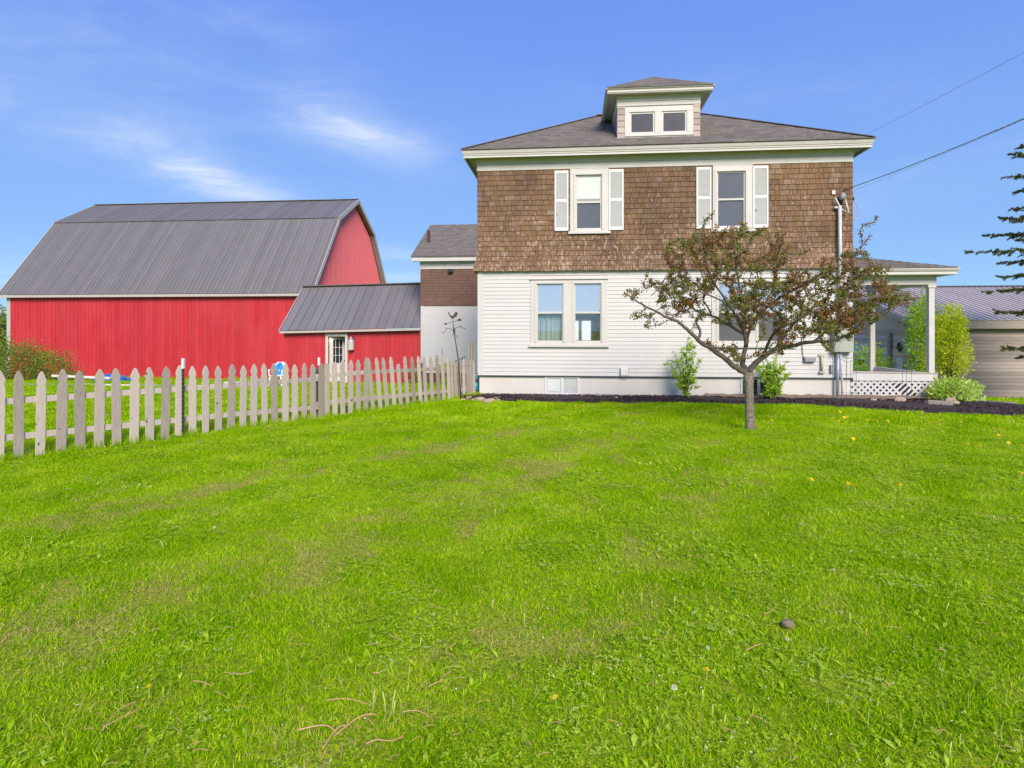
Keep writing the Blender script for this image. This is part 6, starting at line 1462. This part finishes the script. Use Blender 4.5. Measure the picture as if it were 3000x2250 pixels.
a = me.attributes.new('tile', 'INT', 'POINT'); a.data.foreach_set('value', idx)
a = me.attributes.new('size', 'FLOAT_VECTOR', 'POINT'); a.data.foreach_set('vector', np.array(sc, np.float32).reshape(-1))
a = me.attributes.new('turn', 'FLOAT_VECTOR', 'POINT'); a.data.foreach_set('vector', np.array(rt, np.float32).reshape(-1)); me.update()
lawn = link('lawn_grass', me); tag(lawn, 'mown green lawn grass with clover and dry mowing streaks', 'grass', kind='stuff')
ng = bpy.data.node_groups.new('grass_scatter', 'GeometryNodeTree'); ng.interface.new_socket('Geometry', in_out='INPUT', socket_type='NodeSocketGeometry'); ng.interface.new_socket('Geometry', in_out='OUTPUT', socket_type='NodeSocketGeometry')
gi = ng.nodes.new('NodeGroupInput'); go = ng.nodes.new('NodeGroupOutput'); ci = ng.nodes.new('GeometryNodeCollectionInfo'); ci.inputs[0].default_value = gcoll; ci.inputs['Separate Children'].default_value = True; ci.inputs['Reset Children'].default_value = True
ip = ng.nodes.new('GeometryNodeInstanceOnPoints'); ip.inputs['Pick Instance'].default_value = True
ng.links.new(gi.outputs[0], ip.inputs['Points']); ng.links.new(ci.outputs[0], ip.inputs['Instance'])
for nm, ty, sk in (('tile', 'INT', 'Instance Index'), ('size', 'FLOAT_VECTOR', 'Scale'), ('turn', 'FLOAT_VECTOR', 'Rotation')):
    na = ng.nodes.new('GeometryNodeInputNamedAttribute'); na.data_type = ty; na.inputs[0].default_value = nm
    so = [o_ for o_ in na.outputs if o_.enabled][0]
    if nm == 'turn':
        er2 = ng.nodes.new('FunctionNodeEulerToRotation'); ng.links.new(so, er2.inputs[0]); so = er2.outputs[0]
    ng.links.new(so, ip.inputs[sk])
ng.links.new(ip.outputs[0], go.inputs[0]); md = lawn.modifiers.new('scatter', 'NODES'); md.node_group = ng

# ------------------------------------------------------------------ flowers and stalks in the lawn
def dandelion_meshes():
    m = MB()
    for ring, (r_, z_, n) in enumerate(((.020, .004, 14), (.015, .009, 11), (.008, .012, 8))):
        for k in range(n):
            a = 2 * math.pi * k / n + ring * .3; c_, s_ = math.cos(a), math.sin(a); w = .0035
            m.add([(0, 0, z_ - .004), (c_ * r_ * .6 - s_ * w, s_ * r_ * .6 + c_ * w, z_), (c_ * r_, s_ * r_, z_ + .002), (c_ * r_ * .6 + s_ * w, s_ * r_ * .6 - c_ * w, z_)], [(0, 1, 2, 3)])
    return m.mesh('flower_head', M['dandelion']), MB().tube([(0, 0, -.06), (.002, 0, -.03), (0, 0, 0)], .0022, 5).mesh('stem', M['pale_stalk'])
dh_, ds_ = dandelion_meshes()
near_dand = [(1503, 1547, 'large yellow dandelion head alone in the middle of the lawn'), (437, 2020, 'orange yellow dandelion low in the foreground grass at left'), (1765, 1517, 'small yellow dandelion right of the lone large head'), (1628, 2052, 'small yellow flower near the bottom centre of the lawn'), (2070, 1970, 'withered orange dandelion above the white clover head')]
dpos = [(2460, 1208), (2473, 1225), (2482, 1224), (2458, 1236), (2520, 1228), (2541, 1234), (2580, 1232), (2722, 1240), (2751, 1236), (2764, 1237), (2815, 1239), (2866, 1239), (2912, 1258), (2933, 1259), (2925, 1278), (2500, 1288), (2049, 1202), (2102, 1202), (2262, 1235), (2440, 1228), (2832, 1304), (2873, 1309), (2990, 1390), (2486, 1422), (2505, 1430), (2638, 1426), (2376, 1409), (1667, 1193), (1686, 1193), (683, 1315), (1805, 1210), (1935, 1228), (2600, 1236), (2700, 1218), (2955, 1300)]
def dand(px, py, lb, grp, s_=1.0, up=.0):
    g = G(px, py, .05 + up); o = thing('dandelion', lb, 'dandelion', (g.x, g.y, 0), grp)
    tl = (random.uniform(-.4, .5) + .35, random.uniform(-.4, .4), random.uniform(0, 6))
    link('flower_head', dh_, o, loc=(g.x, g.y, .058 + up), rot=tl, scale=(s_ * 1.15,) * 3); link('stem', ds_, o, loc=(g.x, g.y, .056 + up), scale=(s_, s_, s_ + up * 16))
for px, py, lb in near_dand: dand(px, py, lb, 'dandelions in the near lawn', .95)
for px, py in dpos: dand(px, py, 'small yellow dandelion in the far lawn between the fence and the mulch bed', 'dandelions dotting the far lawn', 1.5, .035)
# white clover heads
cm_ = MB()
for k in range(16):
    a = k * 2.4; z_ = 1 - 2 * (k + .5) / 20; r_ = math.sqrt(max(0, 1 - z_ * z_)); v = Vector((math.cos(a) * r_, math.sin(a) * r_, z_)); u = v.orthogonal().normalized() * .003; w = v.cross(u.normalized()) * .003
    cm_.add([v * .003, v * .008 + u, v * .012, v * .008 - u], [(0, 1, 2, 3)]); cm_.add([v * .003, v * .008 + w, v * .012, v * .008 - w], [(0, 1, 2, 3)])
cme = cm_.mesh('clover_head', M['clover_white'])
near_cl = [(1975, 2018, 1.7, 'largest white clover head low in the right foreground'), (2074, 1902, 1.1, 'white clover head below and left of the earth clod'), (2306, 1875, 1.2, 'white clover head just below the earth clod'), (628, 1547, 1.2, 'white clover head in the left middle lawn'), (2492, 1617, 1.1, 'white clover head topmost of the right hand scatter'), (2443, 1671, 1.0, 'white clover head lowest left of the right hand scatter')]
for px, py, s_, lb in near_cl:
    g = G(px, py, .05); o = thing('clover_flower', lb, 'clover', (g.x, g.y, 0), 'white clover heads in the near lawn'); link('flower_head', cme, o, loc=(g.x, g.y, .055), scale=(s_ * .8,) * 3); link('stem', ds_, o, loc=(g.x, g.y, .05), scale=(.7, .7, .8))
V = []
for k in range(300):
    px, py = rng.uniform(100, 3000), 1230 + 1000 * rng.uniform(0, 1) ** 1.7
    if px < 1500 and rng.uniform() < .6: continue
    g = G(px, py, .045)
    if blocked(g.x, g.y) or g.x < -6.5: continue
    c_ = np.array([g.x, g.y, rng.uniform(.035, .06)]); r_ = rng.uniform(.0025, .0055)
    for d in ((1, 0), (0, 1)):
        u = np.array([d[0], d[1], 0.]) * r_; w = np.array([0, 0, r_]); V.append([c_ - u, c_ + w, c_ + u, c_ - w])
    V.append([c_ - (r_, 0, 0), c_ - (0, r_, 0), c_ + (r_, 0, 0), c_ + (0, r_, 0)])
o = quads('clover_flecks', np.array(V), rng.uniform(0, 1, len(V)), 'clover_white'); tag(o, 'tiny white clover petals sprinkled over the lawn', 'clover', kind='stuff')
# bare pink flower stalks lying in the foreground
def stalk(pp, label, r_=.0027, mat='stalk', grp='fallen flower stalks in the foreground', zz=.052):
    q = [G(x, y, zz) for x, y in pp]; n = len(q); out = []
    for i in range(n - 1):
        pa, a_, b_, pb = q[max(0, i - 1)], q[i], q[i + 1], q[min(n - 1, i + 2)]
        for k in range(4):
            u = k / 4; out.append(.5 * ((2 * a_) + (b_ - pa) * u + (2 * pa - 5 * a_ + 4 * b_ - pb) * u * u + (3 * a_ - pa - 3 * b_ + pb) * u ** 3) + Vector((0, 0, .006 * math.sin(i + u))))
    out.append(q[-1]); o = MB().tube(out, [r_ * (1 - .35 * i / len(out)) for i in range(len(out))], 6).build('flower_stalk', mat, smooth=True); tag(o, label, 'stalk', grp)
K = lambda x, y: (900 + x / 3.017, 1700 + y / 3.017)
stalk([K(170, 1062), K(300, 1055), K(430, 1070), K(570, 1110)], 'long arched pink stalk at the top of the foreground cluster')
stalk([K(-85, 1325), K(60, 1300), K(170, 1295), K(245, 1330)], 'pink stalk at the left end of the foreground cluster', .0037)
stalk([K(140, 1485), K(230, 1360), K(300, 1300), K(345, 1285)], 'thick pink stalk crossing lowest left in the cluster', .0037)
stalk([K(260, 1362), K(370, 1280), K(490, 1205), K(605, 1185)], 'longest pink stalk slanting up to the right', .0037)
stalk([K(525, 1215), K(585, 1275)], 'short pink stalk below the arched one')
stalk([K(845, 1165), K(930, 1160), K(1010, 1175), K(1075, 1205)], 'pink stalk right of the upright green stems')
stalk([K(520, 1445), K(610, 1420), K(740, 1430), K(820, 1395), K(850, 1380)], 'wavy pink stalk nearest the bottom edge')
stalk([K(985, 990), K(1020, 930), K(1080, 875)], 'short slanting orange stalk in the right of the cluster')
stalk([K(1075, 940), K(1140, 915), K(1220, 885)], 'thin orange stalk crossing the short slanting one')
stalk([K(1175, 885), K(1210, 850), K(1275, 810)], 'thin orange stalk highest on the right of the cluster')
stalk([K(710, 470), K(770, 510), K(850, 545)], 'orange stalk above the upright green stems')
stalk([K(575, 815), K(630, 828), K(700, 790)], 'small curved tan stalk left of the upright green stems')
stalk([(300, 2140), (345, 2085), (405, 2055)], 'arched tan stalk alone at the far left foreground')
stalk([(302, 2132), (350, 2108), (410, 2080)], 'thin tan stalk under the arched one at left')
stalk([(565, 1995), (590, 2000), (620, 2012)], 'short orange stalk at left of the middle foreground')
stalk([(680, 1972), (710, 1978), (745, 1968)], 'short curved yellow stalk in the middle foreground')
stalk([(2185, 1905), (2210, 1895), (2236, 1888)], 'pink stalk left of the earth clod')
stalk([(2240, 1800), (2265, 1788), (2282, 1765)], 'tan stalk above the earth clod')
stalk([(2062, 1738), (2075, 1768)], 'short pink stalk above the right middle lawn')
stalk([(1948, 1870), (1960, 1850), (1970, 1838)], 'short brown stalk in the right middle lawn')
def stem_up(px, py, h, lean, label):
    g = G(px, py, 0); o = MB().tube([(g.x, g.y, 0), (g.x + lean * .4, g.y, h * .6), (g.x + lean, g.y, h)], [.0042, .0038, .003], 6).build('upright_stem', 'pale_stalk', smooth=True); tag(o, label, 'stem', 'upright pale stems left by the mower')
stem_up(K(580, 1130)[0], K(0, 1130)[1] + 20, .115, .008, 'leftmost upright pale stem in the foreground cluster')
stem_up(K(700, 1150)[0], K(0, 1160)[1] + 20, .12, -.018, 'middle upright pale stem in the foreground cluster')
stem_up(K(745, 1150)[0], K(0, 1160)[1] + 20, .13, .018, 'tallest orange tipped upright stem in the foreground cluster')
stem_up(K(760, 1150)[0], K(0, 1160)[1] + 22, .085, .010, 'shortest upright stem in the foreground cluster')
more = [(1535, 1840, .11, .004), (1880, 1780, .12, .0), (1910, 1785, .07, .0), (1975, 1780, .09, .006), (2490, 1830, .09, .0), (2770, 1800, .09, .02), (2060, 2060, .08, -.004), (2088, 2110, .09, 0), (2120, 2130, .07, .01), (1925, 2100, .06, .0), (2780, 2230, .10, .01), (1440, 1790, .09, .012), (1230, 1900, .08, .01), (1280, 1495, .10, -.01), (1300, 1480, .09, -.015), (1450, 1520, .12, .004), (1350, 1490, .07, .02), (1475, 1500, .10, -.01), (90, 1600, .10, .01), (480, 1610, .09, -.03), (2250, 1520, .08, .01), (2910, 1530, .08, .005)]
for k, (px, py, h, l_) in enumerate(more): stem_up(px, py, h * .8, l_, 'pale green bare stem sticking up from the open lawn')
# a scatter of tall stems too many to tell apart
m = MB()
for k in range(340):
    px, py = rng.uniform(60, 3000), rng.uniform(1330, 2230); g = G(px, py, 0); h = rng.uniform(.05, .095); a = rng.uniform(0, 6.28)
    if blocked(g.x, g.y) or (px < 700 and py < 1400): continue
    l_ = rng.uniform(0, .04); m.tube([(g.x, g.y, .01), (g.x + math.cos(a) * l_ * .4, g.y + math.sin(a) * l_ * .4, h * .6), (g.x + math.cos(a) * l_, g.y + math.sin(a) * l_, h)], .0018, 3, cap=False)
o = m.build('seed_stems', 'pale_stalk'); tag(o, 'scattered thin pale stems standing in the lawn', 'stems', kind='stuff')
m = MB()
for k in range(170):
    px, py = rng.uniform(200, 3000), rng.uniform(1420, 2240); g = G(px, py, .05)
    if blocked(g.x, g.y): continue
    a = rng.uniform(0, 6.28); l_ = rng.uniform(.015, .05); c_ = Vector((g.x, g.y, .048)); d = Vector((math.cos(a), math.sin(a), rng.uniform(-.1, .3))) * l_ * .8
    m.tube([c_ - d, c_ + Vector((0, 0, .006)), c_ + d], .0014, 4, cap=False)
o = m.build('dry_stalks', 'stalk'); tag(o, 'short dry reddish clippings strewn over the lawn', 'clippings', kind='stuff')
